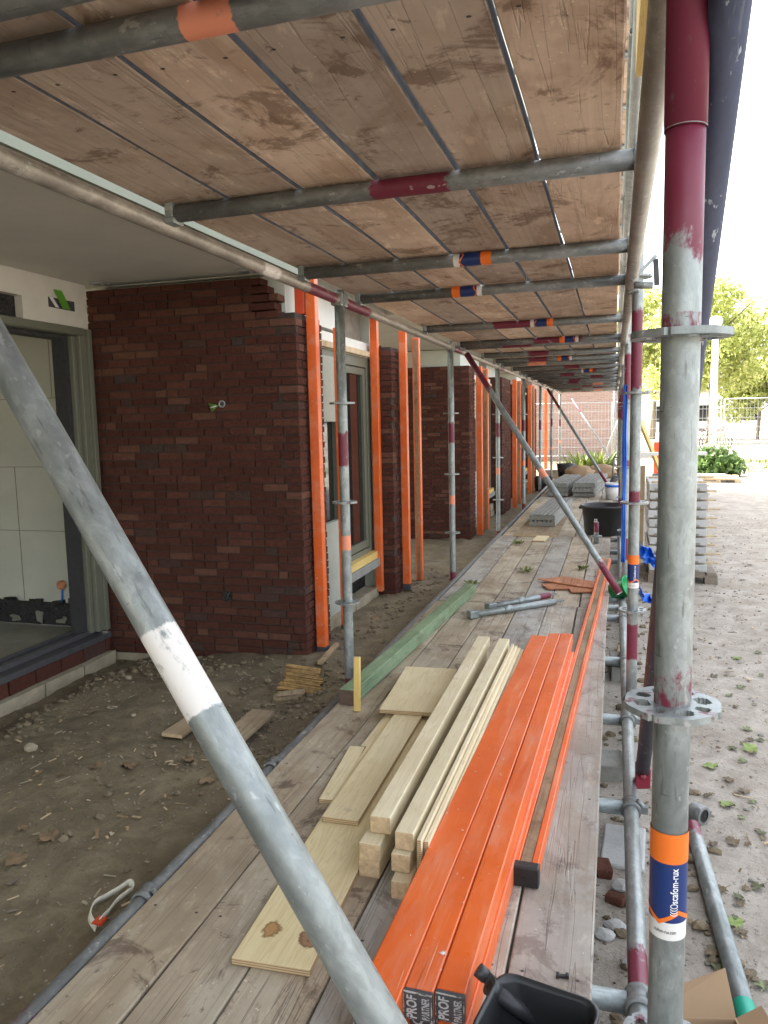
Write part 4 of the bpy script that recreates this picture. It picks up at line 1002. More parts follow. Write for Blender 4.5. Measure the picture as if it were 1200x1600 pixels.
# square tar bucket at the deck edge
c = at_z(838, 1602, .30)
TB = thing('tar_bucket', 'square tarred black bucket with thick dried tar inside, at the deck edge', 'bucket', (c.x, c.y, DZ), R(-12))
def sq_ring(mb, w, d, z, r=.03, wob=0):
    out = []
    for cx, cy, a0 in ((1, 1, 0), (-1, 1, 90), (-1, -1, 180), (1, -1, 270)):
        for k_ in range(5):
            a_ = R(a0+22.5*k_); out.append(mb.bm.verts.new((cx*(w/2-r)+r*math.cos(a_)+random.uniform(-wob, wob), cy*(d/2-r)+r*math.sin(a_)+random.uniform(-wob, wob), z+random.uniform(-wob, wob)*.6)))
    return out
mb = MB(); prof = [(.165, .0, 0), (.17, .006, 0), (.195, .15, 0), (.204, .153, .001), (.204, .162, .001), (.192, .164, .001), (.186, .15, .002), (.165, .05, .003), (.145, .032, .004)]
prev = None
for w, z, wo in prof:
    ring = sq_ring(mb, w, w*.92, z, .035, wo)
    if prev:
        for k_ in range(20): j = (k_+1) % 20; mb.face((prev[k_], prev[j], ring[j], ring[k_]), 'black_plastic', True)
    else: mb.face(ring[::-1], 'black_plastic')
    prev = ring
mb.face(prev, 'tar_and_hole_black'); mb.build('bucket_body', TB)
mb = MB()
for _ in range(70): mb.blob((random.uniform(-.062, .062), random.uniform(-.055, .055), random.uniform(.03, .055)), random.uniform(.012, .024), 'tar_and_hole_black', 1, (1, 1, .8), .3)
for _ in range(0):
    s_ = random.choice(((1,0),(0,1),(-1,0),(0,-1))); u = random.uniform(-.08, .08); z = random.uniform(.08, .166); w = .082+.014*(z-.07)/.09
    mb.blob((s_[0]*w+abs(s_[1])*u, s_[1]*w*.92+abs(s_[0])*u, z), random.uniform(.003, .009), 'tar_and_hole_black', 1, (1, 1, 1.3), .3)
mb.build('dried_tar', TB)
a = Vector((at_z(845, 1600, .22).x, at_z(845, 1600, .22).y, .215)); b1 = at_y(746, 1514, a.y+.02); b2 = at_y(764, 1540, a.y-.03)
plain('handle_grey', (.04,.041,.043), .45, var=.25, scale=20)
hb = thing('brush_handle', 'two black plastic tool handles sticking out of the tar bucket', 'tool', a)
for b_, r_ in ((b1, .0125), (b2, .0155)):
    d = b_-a; mb = MB(); mb.tube((0, 0, 0), d*.86, r_, 'handle_grey', 16); mb.tube(d*.86, d, r_*1.15, 'handle_grey', 16); mb.tube(d*.995, d*1.002, r_*.6, 'tar_and_hole_black', 12); mb.build('handle_tube', hb)
mb = MB(); mb.box(-.012, .012, -.004, .004, 0, .006, 'black_plastic'); mb.box(-.014, -.007, -.006, .006, 0, .009, 'black_plastic'); mb.box(.007, .014, -.006, .006, 0, .009, 'black_plastic')
o = mb.build('plastic_spacer', loc=at_z(879, 1527, DZ), rot=(0, 0, R(8)), bevel=.001); tag(o, 'tiny black plastic spacer on the outer board beside the tar bucket', 'spacer')
# grooved slabs
def slab_stack(x, y, z, w, L, n, t, label0, group, rz=0):
    for i in range(n):
        mb = MB(); mb.box(-w/2, w/2, 0, L, 0, t*.66, 'concrete')
        k_ = 6
        for j in range(k_): mb.box(-w/2+w*j/k_+.006, -w/2+w*(j+1)/k_-.006, .004, L-.004, t*.661, t*.95, 'concrete')
        o = mb.build('concrete_slab', loc=(x+random.uniform(-.01, .01), y+random.uniform(-.02, .02), z+i*t), rot=(0, 0, rz+random.uniform(-.01, .01)), bevel=.003)
        tag(o, f'{("bottom", "upper", "topmost")[i]} grooved concrete slab {label0}', 'slab', group)
slab_stack(-.80, 9.0, .165, .30, 1.9, 2, .07, 'of the stack on the plywood plate', 'grooved concrete slabs on the deck', R(-3))
slab_stack(-.86, 12.7, .15, .32, 2.0, 3, .07, 'of the far pile next to the building', 'grooved concrete slabs on the deck', R(-4))
slab_stack(-.46, 12.6, .15, .34, 2.2, 3, .075, 'of the far pile next to the open yard', 'grooved concrete slabs on the deck', R(-4))
plank('plywood_plate', (-.80, 8.30), (-.78, 9.9), .46, .014, 'scrap_wood', 'end_grain', .149, 'worn plywood plate under the nearest stack of concrete slabs', 'plywood')
q = at_z(843, 843, .15); plank('plywood_offcut', (q.x, q.y-.15), (q.x+.02, q.y+.2), .13, .012, 'fresh_ply', 'ply_edge', .150, 'small yellow plywood offcut in front of the worn plate', 'plywood')
# white bucket
q = at_y(958, 750, 12.3)
WB = thing('white_bucket', 'white plastic bucket with a blue lid rim on the walkway', 'bucket', (q.x, 12.3, .14))
mb = MB(); mb.lathe([(0, 0), (.105, 0), (.12, .26), (.11, .26), (.1, .03), (0, .03)], 'white_plastic', 24); mb.build('bucket_body', WB)
mb = MB(); mb.lathe([(.121, .2), (.124, .2), (.126, .235), (.121, .235)], 'sky_blue_plastic', 24); mb.build('bucket_rim', WB)
# dark buckets and pots at the far end beside the walls
for i, (x, y, lab) in enumerate(((-1.5, 17.2, 'dark mortar bucket on the soil at the building end'), (-1.0, 17.2, 'dark bucket at the far end of the walkway'))):
    b_ = thing('dark_bucket', lab, 'bucket', (x, y, ground_z(x, y)+(.16 if x > -1.2 else 0)))
    mb = MB(); mb.lathe([(0, 0), (.16, 0), (.2, .32), (.185, .32), (.15, .04), (0, .04)], 'black_plastic', 20); mb.build('bucket_body', b_)
    mb = MB(); mb.sweep([(.2*math.cos(R(a_)), 0, .31+.14*math.sin(R(a_))) for a_ in range(0, 181, 20)], .012, .012, 'fence_steel', side=lambda i: (0, 1, 0)); mb.build('bucket_handle', b_)
# wheelbarrow tipped up beyond the tub
WH = thing('hand_truck', 'old hand truck with a worn tyre standing upright by the outer standards', 'hand truck', (.04, 12.6, .15), R(-30))
mb = MB(); mx = Matrix.Translation((0, 0, .17)) @ Matrix.Rotation(R(90), 4, 'Y')
mb.lathe([(.10, -.035), (.15, -.04), (.168, -.02), (.17, 0), (.168, .02), (.15, .04), (.10, .035)], 'tyre', 28, mx=mx); w_ = mb.build('wheel', WH)
mb = MB(); mb.lathe([(0, -.03), (.03, -.04), (.03, -.02), (.10, -.025), (.10, .025), (.03, .02), (.03, .04), (0, .03)], 'pallet_wood', 24, mx=mx); mb.build('rim', w_)
mb = MB()
for s_ in (-1, 1): mb.tube((s_*.07, 0, .17), (s_*.10, .10, .62), .016, 'galvanised_dark', 10)
mb.tube((-.07, 0, .17), (.07, 0, .17), .012, 'galvanised_dark', 8); mb.build('truck_frame', WH)
mb = MB(); mb.box(-.16, .16, -.01, .05, .02, .05, 'galvanised_dark'); mb.build('toe_plate', WH)
mb = MB()
for zz in (.36, .5, .62): mb.tube((-.1, zz*.2-.02, zz), (.1, zz*.2-.02, zz), .010, 'galvanised_dark', 8)
mb.build('cross_bar', WH)

# ------------------------------------------------------------------ small things on the soil
pts = [(150,1449), (140,1432), (147,1412), (165,1396), (185,1386), (203,1378), (207,1384), (199,1396), (182,1408), (168,1425), (160,1440), (152,1447)]
mb = MB(); P3 = []
for i, p in enumerate(pts):
    q = at_z(p[0], p[1], .01); z = ground_z(q.x, q.y)+.014+.012*math.sin(i*1.1)**2; P3.append((q.x, q.y, z))
STP = thing('strap_loop', 'loop of off white webbing strap with an orange end lying on the soil', 'strap', P3[0])
def smooth(P, k=5):
    P = [Vector(p) for p in P]; out = []
    for i in range(len(P)-1):
        a, b, c, d = P[max(i-1, 0)], P[i], P[i+1], P[min(i+2, len(P)-1)]
        for q in range(k):
            t = q/k; out.append(.5*((2*b)+(c-a)*t+(2*a-5*b+4*c-d)*t*t+(3*b-a-3*c+d)*t**3))
    return out+[P[-1]]
o0 = Vector(P3[0]); mb.sweep([p-o0 for p in smooth(P3)], .024, .003, 'strap_web', side=lambda i: (.3, .2, 1)); mb.build('webbing', STP)
mb = MB(); q = at_z(157, 1440, .02); q = Vector((q.x, q.y, ground_z(q.x, q.y)+.03))-o0; mb.box(q.x-.016, q.x+.016, q.y-.02, q.y+.014, q.z-.004, q.z+.004, 'orange_red', jit=.004); mb.build('strap_end', STP)
# splintered timber block near the wall
q = at_z(470, 1072, .0)
mb = MB()
for i in range(26):
    z = .0056*i; s_ = .10+(.02 if i < 7 else 0)
    mb.box(-s_+random.uniform(-.012, .006), s_-(.02 if i > 16 else 0)+random.uniform(-.006, .012), -.055+random.uniform(-.008, .008), .055+random.uniform(-.008, .008), z, z+.0053, 'split_wood', jit=.002)
o = mb.build('timber_block', loc=(q.x-.01, q.y+.02, ground_z(q.x, q.y)-.01), rot=(R(-30), R(10), R(14))); tag(o, 'splintered layered block of yellow wood lying by the brick corner', 'wood block')
mb = MB()
for i in range(7): mb.box(-.07+random.uniform(-.02, .02), .07+random.uniform(-.02, .02), -.03, .03, .007*i, .007*i+.0068, 'scrap_wood', jit=.003)
o = mb.build('wood_chunk', loc=(q.x-.02, q.y-.12, ground_z(q.x, q.y)+.0), rot=(R(6), R(-4), R(20))); tag(o, 'flat splintered wood chunk in front of the layered block', 'wood block')
def scrap(name, p, q_, w, h_, lab, mat='scrap_wood', lift=.0):
    a, b = at_z(*p, .0), at_z(*q_, .0); z = (ground_z(a.x, a.y)+ground_z(b.x, b.y))/2
    return plank(name, a, b, w, h_, mat, 'end_grain', z+lift, lab, 'board', bevel=.002)
scrap('board_scrap', (268, 1147), (330, 1105), .11, .018, 'short brown board scrap lying on the rubble behind the near brace', lift=.02)
scrap('board_scrap', (322, 1150), (344, 1128), .10, .05, 'stubby grey timber scrap beside the brown board scrap', lift=.0)
scrap('board_scrap', (352, 1172), (412, 1118), .12, .018, 'brown board scrap sloping on rubble close to the deck', lift=.035)
scrap('wood_splinter', (500, 1040), (527, 1010), .03, .02, 'pale splintered lath on the soil by the post foot', lift=.02)
for i, (px, py, s_, lab) in enumerate(((48, 1163, .032, 'yellowish lump of broken brick by the door blocks'), (200, 1050, .022, 'pale broken stone below the brick wall'), (300, 1045, .03, 'lime block fragment at the end of the door blocks'), (208, 1112, .014, 'small yellowish stone on open soil'))):
    q = at_z(px, py, 0); mb = MB(); mb.blob((0, 0, s_*.4), s_, 'lime_block', 2, (1, .8, .7), .12); tag(mb.build('stone', loc=(q.x, q.y, ground_z(q.x, q.y)), recalc=False), lab, 'stone')
# crumpled paper / torn leaves on the soil
def leaf(px, py, size, z=None, rz=None, mat='fallen_leaf', name='fallen_leaf'):
    q = at_z(px, py, 0 if z is None else z); zz = (ground_z(q.x, q.y) if z is None else z)+.006
    mb = MB(); n = 11; ctr = mb.bm.verts.new((0, 0, size*.08)); ring = []
    lob = random.choice((3, 5, 5)); ph = random.uniform(0, 6)
    for i in range(n*2):
        t_ = 2*math.pi*i/(n*2); r_ = size*(.55+.33*abs(math.cos(lob*t_/2+ph))+random.uniform(-.08, .08))*(1 if math.cos(t_) > -.6 else .6)
        ring.append(mb.bm.verts.new((r_*math.cos(t_), r_*.8*math.sin(t_), random.uniform(-.02, .22)*size)))
    for i in range(n*2): mb.face((ctr, ring[i], ring[(i+1) % (n*2)]), mat, True)
    st = [mb.bm.verts.new(p) for p in ((-size*.4, -.0015, .002), (-size*.4, .0015, .002), (-size*1.1, .001, size*.1), (-size*1.1, -.001, size*.1))]; mb.face(st, mat)
    return mb.build(name, loc=(q.x, q.y, zz), rot=(random.uniform(-.15, .15), random.uniform(-.15, .15), random.uniform(0, 6.28) if rz is None else rz), recalc=False)
plain('fresh_leaf', (.20,.27,.07), .7, var=.25, scale=30)
for (px, py, s_, lab) in ((1113, 1197, .045, 'lobed green leaf in the yard level with the perforated rosette'), (1138, 1252, .045, 'pale green leaf below the lobed one, beside the near standard'), (1146, 1438, .04, 'curled olive leaf next to the loose tube'), (1080, 1556, .045, 'dark green leaf close to the cardboard box'), (1150, 1022, .045, 'broad green leaf high in the near yard'), (1175, 1170, .05, 'folded olive leaf at the picture border')):
    tag(leaf(px, py, s_, mat='fresh_leaf', name='green_leaf'), lab, 'leaf')
for (px, py, s_, lab) in ((810, 850, .09, 'clump of green leaves on the walkway before the plywood plate'), (736, 914, .07, 'green leaf at the far end of the green beam'), (820, 893, .07, 'small green leaf clump in the middle of the walkway'), (910, 889, .08, 'green leaf clump close to the brace foot')):
    q = at_z(px, py, DZ); mb = MB()
    for _ in range(26):
        a_ = random.uniform(0, 6.28); l_ = s_*random.uniform(.4, 1.1); p0 = Vector((random.uniform(-.03, .03), random.uniform(-.04, .04), 0)); d_ = Vector((math.cos(a_)*l_, math.sin(a_)*l_, random.uniform(.1, .5)*s_)); w_ = Vector((-math.sin(a_), math.cos(a_), 0))*.012
        vs = [mb.bm.verts.new(p) for p in (p0, p0+d_*.5+w_, p0+d_, p0+d_*.5-w_)]; mb.face(vs, 'weed_leaf')
    tag(mb.build('leaf_clump', loc=(q.x, q.y, DZ+.003), recalc=False), lab, 'leaf clump')
for _ in range(64):                                   # leaf litter of the yard
    px = random.uniform(1080, 1198) if random.random() < .8 else random.uniform(1085, 1198); py = 755+random.random()**.8*780
    q = at_z(px, py, -.02)
    if .15 < q.x < .95 and 6.7 < q.y < 8.5: continue
    tag(leaf(px, py, random.uniform(.014, .036)), 'small dry fallen leaf on the trodden yard', 'leaf', 'dry leaves fallen on the yard')
for (px, py) in ((95,1215), (35,1290), (80,1300), (205,1195), (150,1205), (190,1010), (340,1300), (20,1340), (325,1220), (585,960), (600,955), (690,860), (300,1190), (380,1180)):
    tag(leaf(px, py, random.uniform(.03, .06), mat='dry_leaf'), 'dry brown leaf on the dark soil strip', 'leaf', 'dry leaves on the soil')

# ------------------------------------------------------------------ yard side
# concrete blocks and boards that prop the transoms
def block(px, py, dims, lab, rz=0, mat='concrete', holes=False):
    q = at_z(px, py, .06); w, l_, h_ = dims
    mb = MB(); mb.box(-w/2, w/2, -l_/2, l_/2, 0, h_, mat, jit=.003)
    o = mb.build('concrete_block' if mat != 'brick' else 'brick_piece', loc=(q.x, q.y, ground_z(q.x, q.y)-.005), rot=(0, 0, rz), bevel=.006)
    tag(o, lab, 'block')
    if holes:
        mb = MB()
        for s_ in (-1, 1): mb.tube((0, s_*l_*.22, h_-.02), (0, s_*l_*.22, h_+.001), w*.17, 'cap_grey', 16)  # dark plugs paint the shaded insides of the holes
        mb.build('block_hole', o)
    return o
block(972, 1030, (.13, .30, .085), 'grey concrete block with two round holes under the deck edge', R(2), holes=True)
block(950, 1180, (.12, .16, .07), 'grey concrete block under the deck beside the red ledger end', R(5))
block(975, 1290, (.14, .26, .02), 'pale flat concrete tile on the ground below the coupler', R(-3), mat='concrete_pale')
block(942, 1325, (.05, .08, .035), 'red brick piece against the deck edge', R(10), mat='brick')
block(962, 1371, (.055, .035, .03), 'broken red brick lying on the grit outside the deck', R(-20), mat='brick')
block(978, 1000, (.10, .14, .03), 'pale timber offcut behind the two-hole block', R(-3), mat='pallet_wood')
for px, py, s_ in ((945,1455,.03), (972,1380,.035), (962,1440,.03), (985,1500,.025)):
    q = at_z(px, py, 0); mb = MB(); mb.blob((0, 0, s_*.3), s_, 'concrete_pale', 2, (1, .8, .5), .12); tag(mb.build('stone', loc=(q.x, q.y, ground_z(q.x, q.y)), recalc=False), 'pale flat stone on the grit outside the deck edge', 'stone', 'pale stones by the deck edge')
# loose tube with green end, coupler beside it
a, b = at_z(1172, 1590, .03), at_z(1082, 1282, .03)
zz = max(ground_z(a.x, a.y), ground_z(b.x, b.y))+.028
LT = thing('loose_tube', 'galvanised tube with a green taped end lying in the yard', 'tube', (a.x, a.y, zz))
pipe('tube_body', (0, 0, 0), Vector((b.x-a.x, b.y-a.y, .004)), LT, 'galvanised', seg=24, paint=[(.9, 1.1, 0, .2)])
plain('green_tape', (.0,.30,.20), .5, var=.1)
mb = MB(); d = Vector((b.x-a.x, b.y-a.y, 0)).normalized(); mb.tube(d*-.002, d*.07, .0247, 'green_tape', 24, caps=False); mb.build('tape_end', LT)
q = at_z(1088, 1275, .02)
CP = MB(); CP.lathe([(.024, -.025), (.034, -.025), (.034, .025), (.024, .025)], 'galvanised_dark', 18, mx=Matrix.Rotation(R(90), 4, 'X')); CP.box(.028, .065, -.012, .012, -.012, .012, 'galvanised_dark')
o = CP.build('loose_coupler', loc=(q.x+.01, q.y+.04, ground_z(q.x, q.y)+.03), rot=(0, R(15), R(50)), bevel=.002); tag(o, 'loose tube coupler lying at the head of the loose tube', 'coupler')
# cardboard box and roll in the lower corner
c = at_z(1100, 1625, .05)
BXC = thing('cardboard_box', 'open brown cardboard box with raised flaps behind the near standard foot', 'box', (c.x, c.y-.06, ground_z(c.x, c.y)), R(14))
mb = MB()
for q in ((-.1, .1, -.1, -.096, 0, .1), (-.1, .1, .096, .1, 0, .1), (-.1, -.096, -.096, .096, 0, .1), (.096, .1, -.096, .096, 0, .1), (-.1, .1, -.1, .1, 0, .003)): mb.box(*q, 'cardboard')
mb.build('box_walls', BXC)
mb = MB()
def flap(mb, p): mb.face([mb.bm.verts.new(q) for q in p], 'cardboard')
flap(mb, ((-.1, .1, .1), (.1, .1, .1), (.085, .13, .20), (-.03, .13, .15))); mb.build('flap', BXC)
mb = MB(); flap(mb, ((.1, -.1, .1), (.1, .1, .1), (.15, .09, .14), (.15, -.09, .14))); mb.build('flap', BXC)
c = at_z(1160, 1612, .12)
mb = MB(); mb.lathe([(.0, .1), (.03, .1), (.03, .11), (.062, .11), (.064, .105), (.064, 0), (0, 0)], 'cardboard', 32)
o = mb.build('cardboard_roll', loc=(c.x, c.y, ground_z(c.x, c.y)+.0)); tag(o, 'round cardboard roll standing beside the open box', 'roll')
# blue tarp strip and crumpled blue plastic, green bag at the brace foot
mb = MB(); prev = None
for i in range(40):
    z = .25+1.35*i/39; ring = []
    for k_ in range(7):
        x = -.03+.026*k_/6+.010*noise.noise(Vector((k_*.6, z*3, 1))); y = .03*noise.noise(Vector((k_*.9, z*2.2, 5)))+.02*math.sin(k_*2.1)
        ring.append(mb.bm.verts.new((x, y, z)))
    if prev:
        for k_ in range(6): mb.face((prev[k_], prev[k_+1], ring[k_+1], ring[k_]), 'tarp_strip', True)
    prev = ring
o = mb.build('blue_tarp', loc=(.095, 6.1, .05), recalc=False); sd = o.modifiers.new('solid', 'SOLIDIFY'); sd.thickness = .004; tag(o, 'long bright blue tarp strip hanging down beside the outer standards', 'tarp')
def crumple(name, px, py, y, size, mat, lab, cat, seed):
    q = at_y(px, py, y); mb = MB(); N = 9; g_ = []
    for j in range(N):
        for i in range(N):
            u, v = i/(N-1)-.5, j/(N-1)-.5; n_ = noise.noise(Vector((u*3+seed, v*3, seed)))
            g_.append(mb.bm.verts.new((u*size[0]+.02*n_, .10*n_+.04*math.sin(u*9), v*size[1]+u*size[2]+.02*noise.noise(Vector((u*4, v*4, seed+3))))))
    for j in range(N-1):
        for i in range(N-1): mb.face((g_[j*N+i], g_[j*N+i+1], g_[(j+1)*N+i+1], g_[(j+1)*N+i]), mat, False)
    o = mb.build(name, loc=q, recalc=False); sd = o.modifiers.new('solid', 'SOLIDIFY'); sd.thickness = .004; tag(o, lab, cat); return o
crumple('blue_sheet', 1012, 868, 5.9, (.10, .12, -.05), 'sky_blue_plastic', 'crumpled blue plastic sheet between second standard and slab pallet', 'plastic sheet', 2)
crumple('blue_sheet', 1011, 935, 4.9, (.10, .05, -.08), 'sky_blue_plastic', 'blue plastic scrap on the ground beside the sticker standard', 'plastic sheet', 6)
c = at_z(966, 935, .11)
mb = MB(); mx = Matrix.Translation((0, 0, .07)) @ Matrix.Rotation(R(64), 4, 'Y') @ Matrix.Rotation(R(20), 4, 'X')
mb.lathe([(.0, -.07), (.062, -.07), (.078, .05), (.082, .05), (.082, .058), (.074, .056), (.058, -.06), (0, -.06)], 'green_plastic', 24, mx=mx); mb.sweep([mx @ Vector((.08*math.cos(R(a_)), .08*math.sin(R(a_)), .05+.05*math.sin(R(a_)))) for a_ in range(0, 181, 15)], .006, .004, 'green_plastic', side=lambda i: (0, 0, 1))
o = mb.build('green_bucket', loc=(c.x+.02, c.y+.05, .10)); tag(o, 'small green plastic bucket tipped over at the brace foot', 'bucket')
# pallet of concrete slabs with battens between
PX, PY_, PW, PL = .30, 7.0, .50, .9
gz = ground_z(.6, 7)-.005
def pallet(x, y, z, w, l_, lab, mat, rz=0, flat=False):
    t_ = thing('wooden_pallet', lab, 'pallet', (x, y, z), rz)
    for i in range(6): mb = MB(); mb.box(i*w/6+.006, (i+1)*w/6-.006, 0, l_, .082, .102, mat, jit=.002); mb.build('deck_board', t_)
    for i in range(3):
        y0 = (l_-.1)*i/2; mb = MB(); mb.box(0, w, y0, y0+.1, .062, .0815, mat); mb.build('cross_board', t_)
        for j in range(3): mb = MB(); x0 = (w-.1)*j/2; mb.box(x0, x0+.1, y0, y0+.1, 0, .0615, mat, jit=.002); mb.build('pallet_block', t_)
    return t_
pallet(PX, PY_-.03, gz, .56, 1.0, 'dark worn pallet carrying the tall stack of concrete slabs', 'old_pallet_wood')
z = gz+.103
for i in range(10):
    tl = .078
    mb = MB(); dx_ = random.uniform(-.012, .012); mb.box(dx_, PW+dx_-.03, 0, PL, 0, tl-.016, 'concrete_pale', jit=.003)
    for k_ in range(3): mb.box(dx_+.05+.16*k_, dx_+.09+.16*k_, -.006, .001, .0, .02, 'concrete')
    o = mb.build('kerb_slab', loc=(PX, PY_, z), rot=(0, 0, random.uniform(-.012, .012)), bevel=.005)
    tag(o, f'pale concrete slab in the tall pallet stack, {("lowest", "second from the bottom", "third from the bottom", "fourth from the bottom", "fifth from the bottom", "sixth from the bottom", "fourth from the top", "third from the top", "second from the top", "topmost")[i]}', 'slab', 'slabs stacked on the yard pallet')
    for yy in (.06, .6):
        mb = MB(); mb.box(.02, PW+.06+random.uniform(-.02, .03), yy, yy+.03, tl-.0155, tl-.001, 'pallet_wood'); o = mb.build('spacer_lath', loc=(PX, PY_, z), bevel=.001); tag(o, 'thin pale lath between two slabs of the pallet stack', 'lath', 'laths between the pallet slabs')
    z += tl
# leaning planks and timber brace behind second standard
o = plank('leaning_plank', (0, 0), (0, .95), .12, .03, 'scrap_wood', 'end_grain', 0, 'grey brown plank leaning on the slab stack', 'plank'); o.location = (.24, 8.3, ground_z(.24, 8.3)); o.rotation_euler = (R(78), R(0), R(-6))
o = plank('white_board', (0, 0), (.7, 0), .16, .03, 'window_white', 'end_grain', 0, 'white board lying level across the slab stack top', 'board'); o.location = (.22, 8.6, 1.0)
o = plank('timber_strut', (0, 0), (0, 1.9), .06, .05, 'yellow_pine', 'end_grain', 0, 'yellow timber strut leaning behind the outer standards', 'timber'); o.location = (.75, 13.2, .4); o.rotation_euler = (R(58), 0, R(38))
q = at_y(1030, 705, 20); mb = MB(); mb.box(-.13, .1, -.1, .1, 0, .85, 'orange_red'); mb.box(-.16, .13, -.14, .14, 0, .08, 'cap_grey')
tag(mb.build('traffic_barrier', loc=(q.x, 20, ground_z(q.x, 20)), bevel=.02), 'orange plastic barrier post standing far behind the scaffold', 'barrier')
# flat pallet and kerb stone, bush, fence
q = at_z(1088, 750, -.03); pallet(q.x, q.y-.2, ground_z(q.x, q.y), .85, 1.0, 'pale empty pallet lying flat in the far yard', 'pallet_wood', R(-6))
q = at_y(1088, 733, 18.3); mb = MB(); mb.box(-.12, .62, -.15, .15, 0, .17, 'concrete_pale', jit=.006); tag(mb.build('kerb_stone', loc=(q.x, 18.3, ground_z(q.x, 18.3)), bevel=.012), 'pale kerb stone block in front of the green bush', 'kerb stone')

def leaves(mb, c, rad, n, size, mat, gap=.35, seed=0, flat=.75):
    k_ = 0; tries = 0
    while k_ < n and tries < n*8:
        tries += 1
        p = Vector((random.uniform(-1, 1), random.uniform(-1, 1), random.uniform(-1, 1)))
        if p.length > 1: continue
        w = Vector((p.x*rad[0], p.y*rad[1], p.z*rad[2]))+Vector(c)
        if noise.noise(w*(2.2/max(rad))+Vector((seed, 0, 0))) + .35*noise.noise(w*(6/max(rad))) < gap-.35: continue
        d = Vector((random.gauss(0, 1), random.gauss(0, 1), random.gauss(0, .7))).normalized(); e = d.orthogonal().normalized(); e.rotate(Quaternion(d, random.uniform(0, 6.28)))
        f_ = d.cross(e); s_ = size*random.uniform(.6, 1.3)
        vs = [mb.bm.verts.new(w+q) for q in (-e*s_, f_*s_*.55, e*s_, -f_*s_*.55)]; mb.face(vs, mat); k_ += 1
def tree(x, y, h_, rad, lab, n=5200, size=.22, seed=0):
    t_ = thing('plane_tree', lab, 'tree', (x, y, ground_z(x, y)), 0, 'trees beyond the fence')
    mb = MB(); pts = [(0, 0, -.2), (.05, 0, h_*.28), (-.05, .1, h_*.5), (.1, 0, h_*.75)]
    for i in range(3): mb.tube(pts[i], pts[i+1], h_*.022*(1-.25*i), 'bark', 10, r2=h_*.022*(.75-.25*i))
    for i in range(7):
        a_ = i*2.4; z = h_*(.32+.06*i); mb.tube((0, 0, z), (math.cos(a_)*rad*.6, math.sin(a_)*rad*.6, z+h_*.2), h_*.009, 'bark', 6, r2=h_*.003)
    mb.build('trunk', t_)
    mb = MB()
    for i in range(13):
        a_ = i*2.39+seed; rr = rad*random.uniform(.25, .8); z = h_*random.uniform(.34, .88)
        s_ = rad*random.uniform(.36, .55)*(1.1-.5*abs(z/h_-.55))
        leaves(mb, (math.cos(a_)*rr, math.sin(a_)*rr, z), (s_, s_, s_*.75), n//13, size, 'plane_leaf', .33, seed+i)
    mb.build('crown', t_, recalc=False)
    return t_
q = at_y(1110, 640, 44); tree(q.x, 44, 8.6, 3.3, 'bright yellow green tree behind the fence at the white pole', 15000, .125, 3)
q = at_y(1020, 640, 52); tree(q.x, 52, 9.6, 3.2, 'yellow green tree showing between the two outer standards', 11000, .14, 9)
q = at_y(1185, 640, 50); tree(q.x, 50, 5.0, 2.3, 'lower tree at the picture edge behind the mesh fence', 8000, .14, 15)
q = at_y(1240, 640, 60); tree(q.x+2.5, 60, 5.6, 3, 'far tree partly cut off by the picture edge', 4500, .18, 19)
# bush at the fence
q = at_y(1112, 725, 20)
BU = thing('bush', 'leafy dark green bush behind the kerb stone', 'bush', (q.x+.05, 20, ground_z(q.x, 20)))
mb = MB()
for i in range(9):
    a_ = i*2.4; rr = .12+.35*random.random(); leaves(mb, (math.cos(a_)*rr*1.1, math.sin(a_)*rr*.7, .2+.25*random.random()), (.32, .3, .28), 240, .07, 'bush_leaf', .2, i)
for _ in range(60):
    x = random.gauss(0, .25); h_ = random.uniform(.7, 1.15)*(1 if abs(x) < .3 else .7)
    for k_ in range(7):
        z = h_*(.45+.08*k_); a_ = k_*2.4; w = Vector((x+.06*math.cos(a_), .15*math.sin(a_+x*9), z)); e = Vector((math.cos(a_), math.sin(a_), .4))*.06; f_ = Vector((-math.sin(a_), math.cos(a_), 0))*.022
        mb.face([mb.bm.verts.new(w+p) for p in (-e*.2, f_+e*.4, e, -f_+e*.4)], 'bush_leaf')
mb.build('foliage', BU, recalc=False)
mb = MB()
for i in range(14): mb.tube((random.gauss(0, .15), random.gauss(0, .1), -.02), (random.gauss(0, .3), random.gauss(0, .2), random.uniform(.5, .9)), .008, 'bark', 5)
mb.build('stem', BU)
mb = MB()
for _ in range(2600):
    x = q.x+random.uniform(-.6, 2.6); y = random.uniform(20.2, 27); z = ground_z(x, y); a_ = random.uniform(0, 6.28); h_ = random.uniform(.05, .2)
    if noise.noise(Vector((x*1.2, y*.7, 2))) < -.05: continue
    d = Vector((math.cos(a_)*.05, math.sin(a_)*.05, h_)); w = Vector((-math.sin(a_), math.cos(a_), 0))*.014; p = Vector((x, y, z))
    mb.face([mb.bm.verts.new(v_) for v_ in (p-w, p+w, p+d)], 'weed_leaf')
tag(mb.build('grass', recalc=False), 'thin weeds and grass tufts along the yard fence', 'grass', kind='stuff')
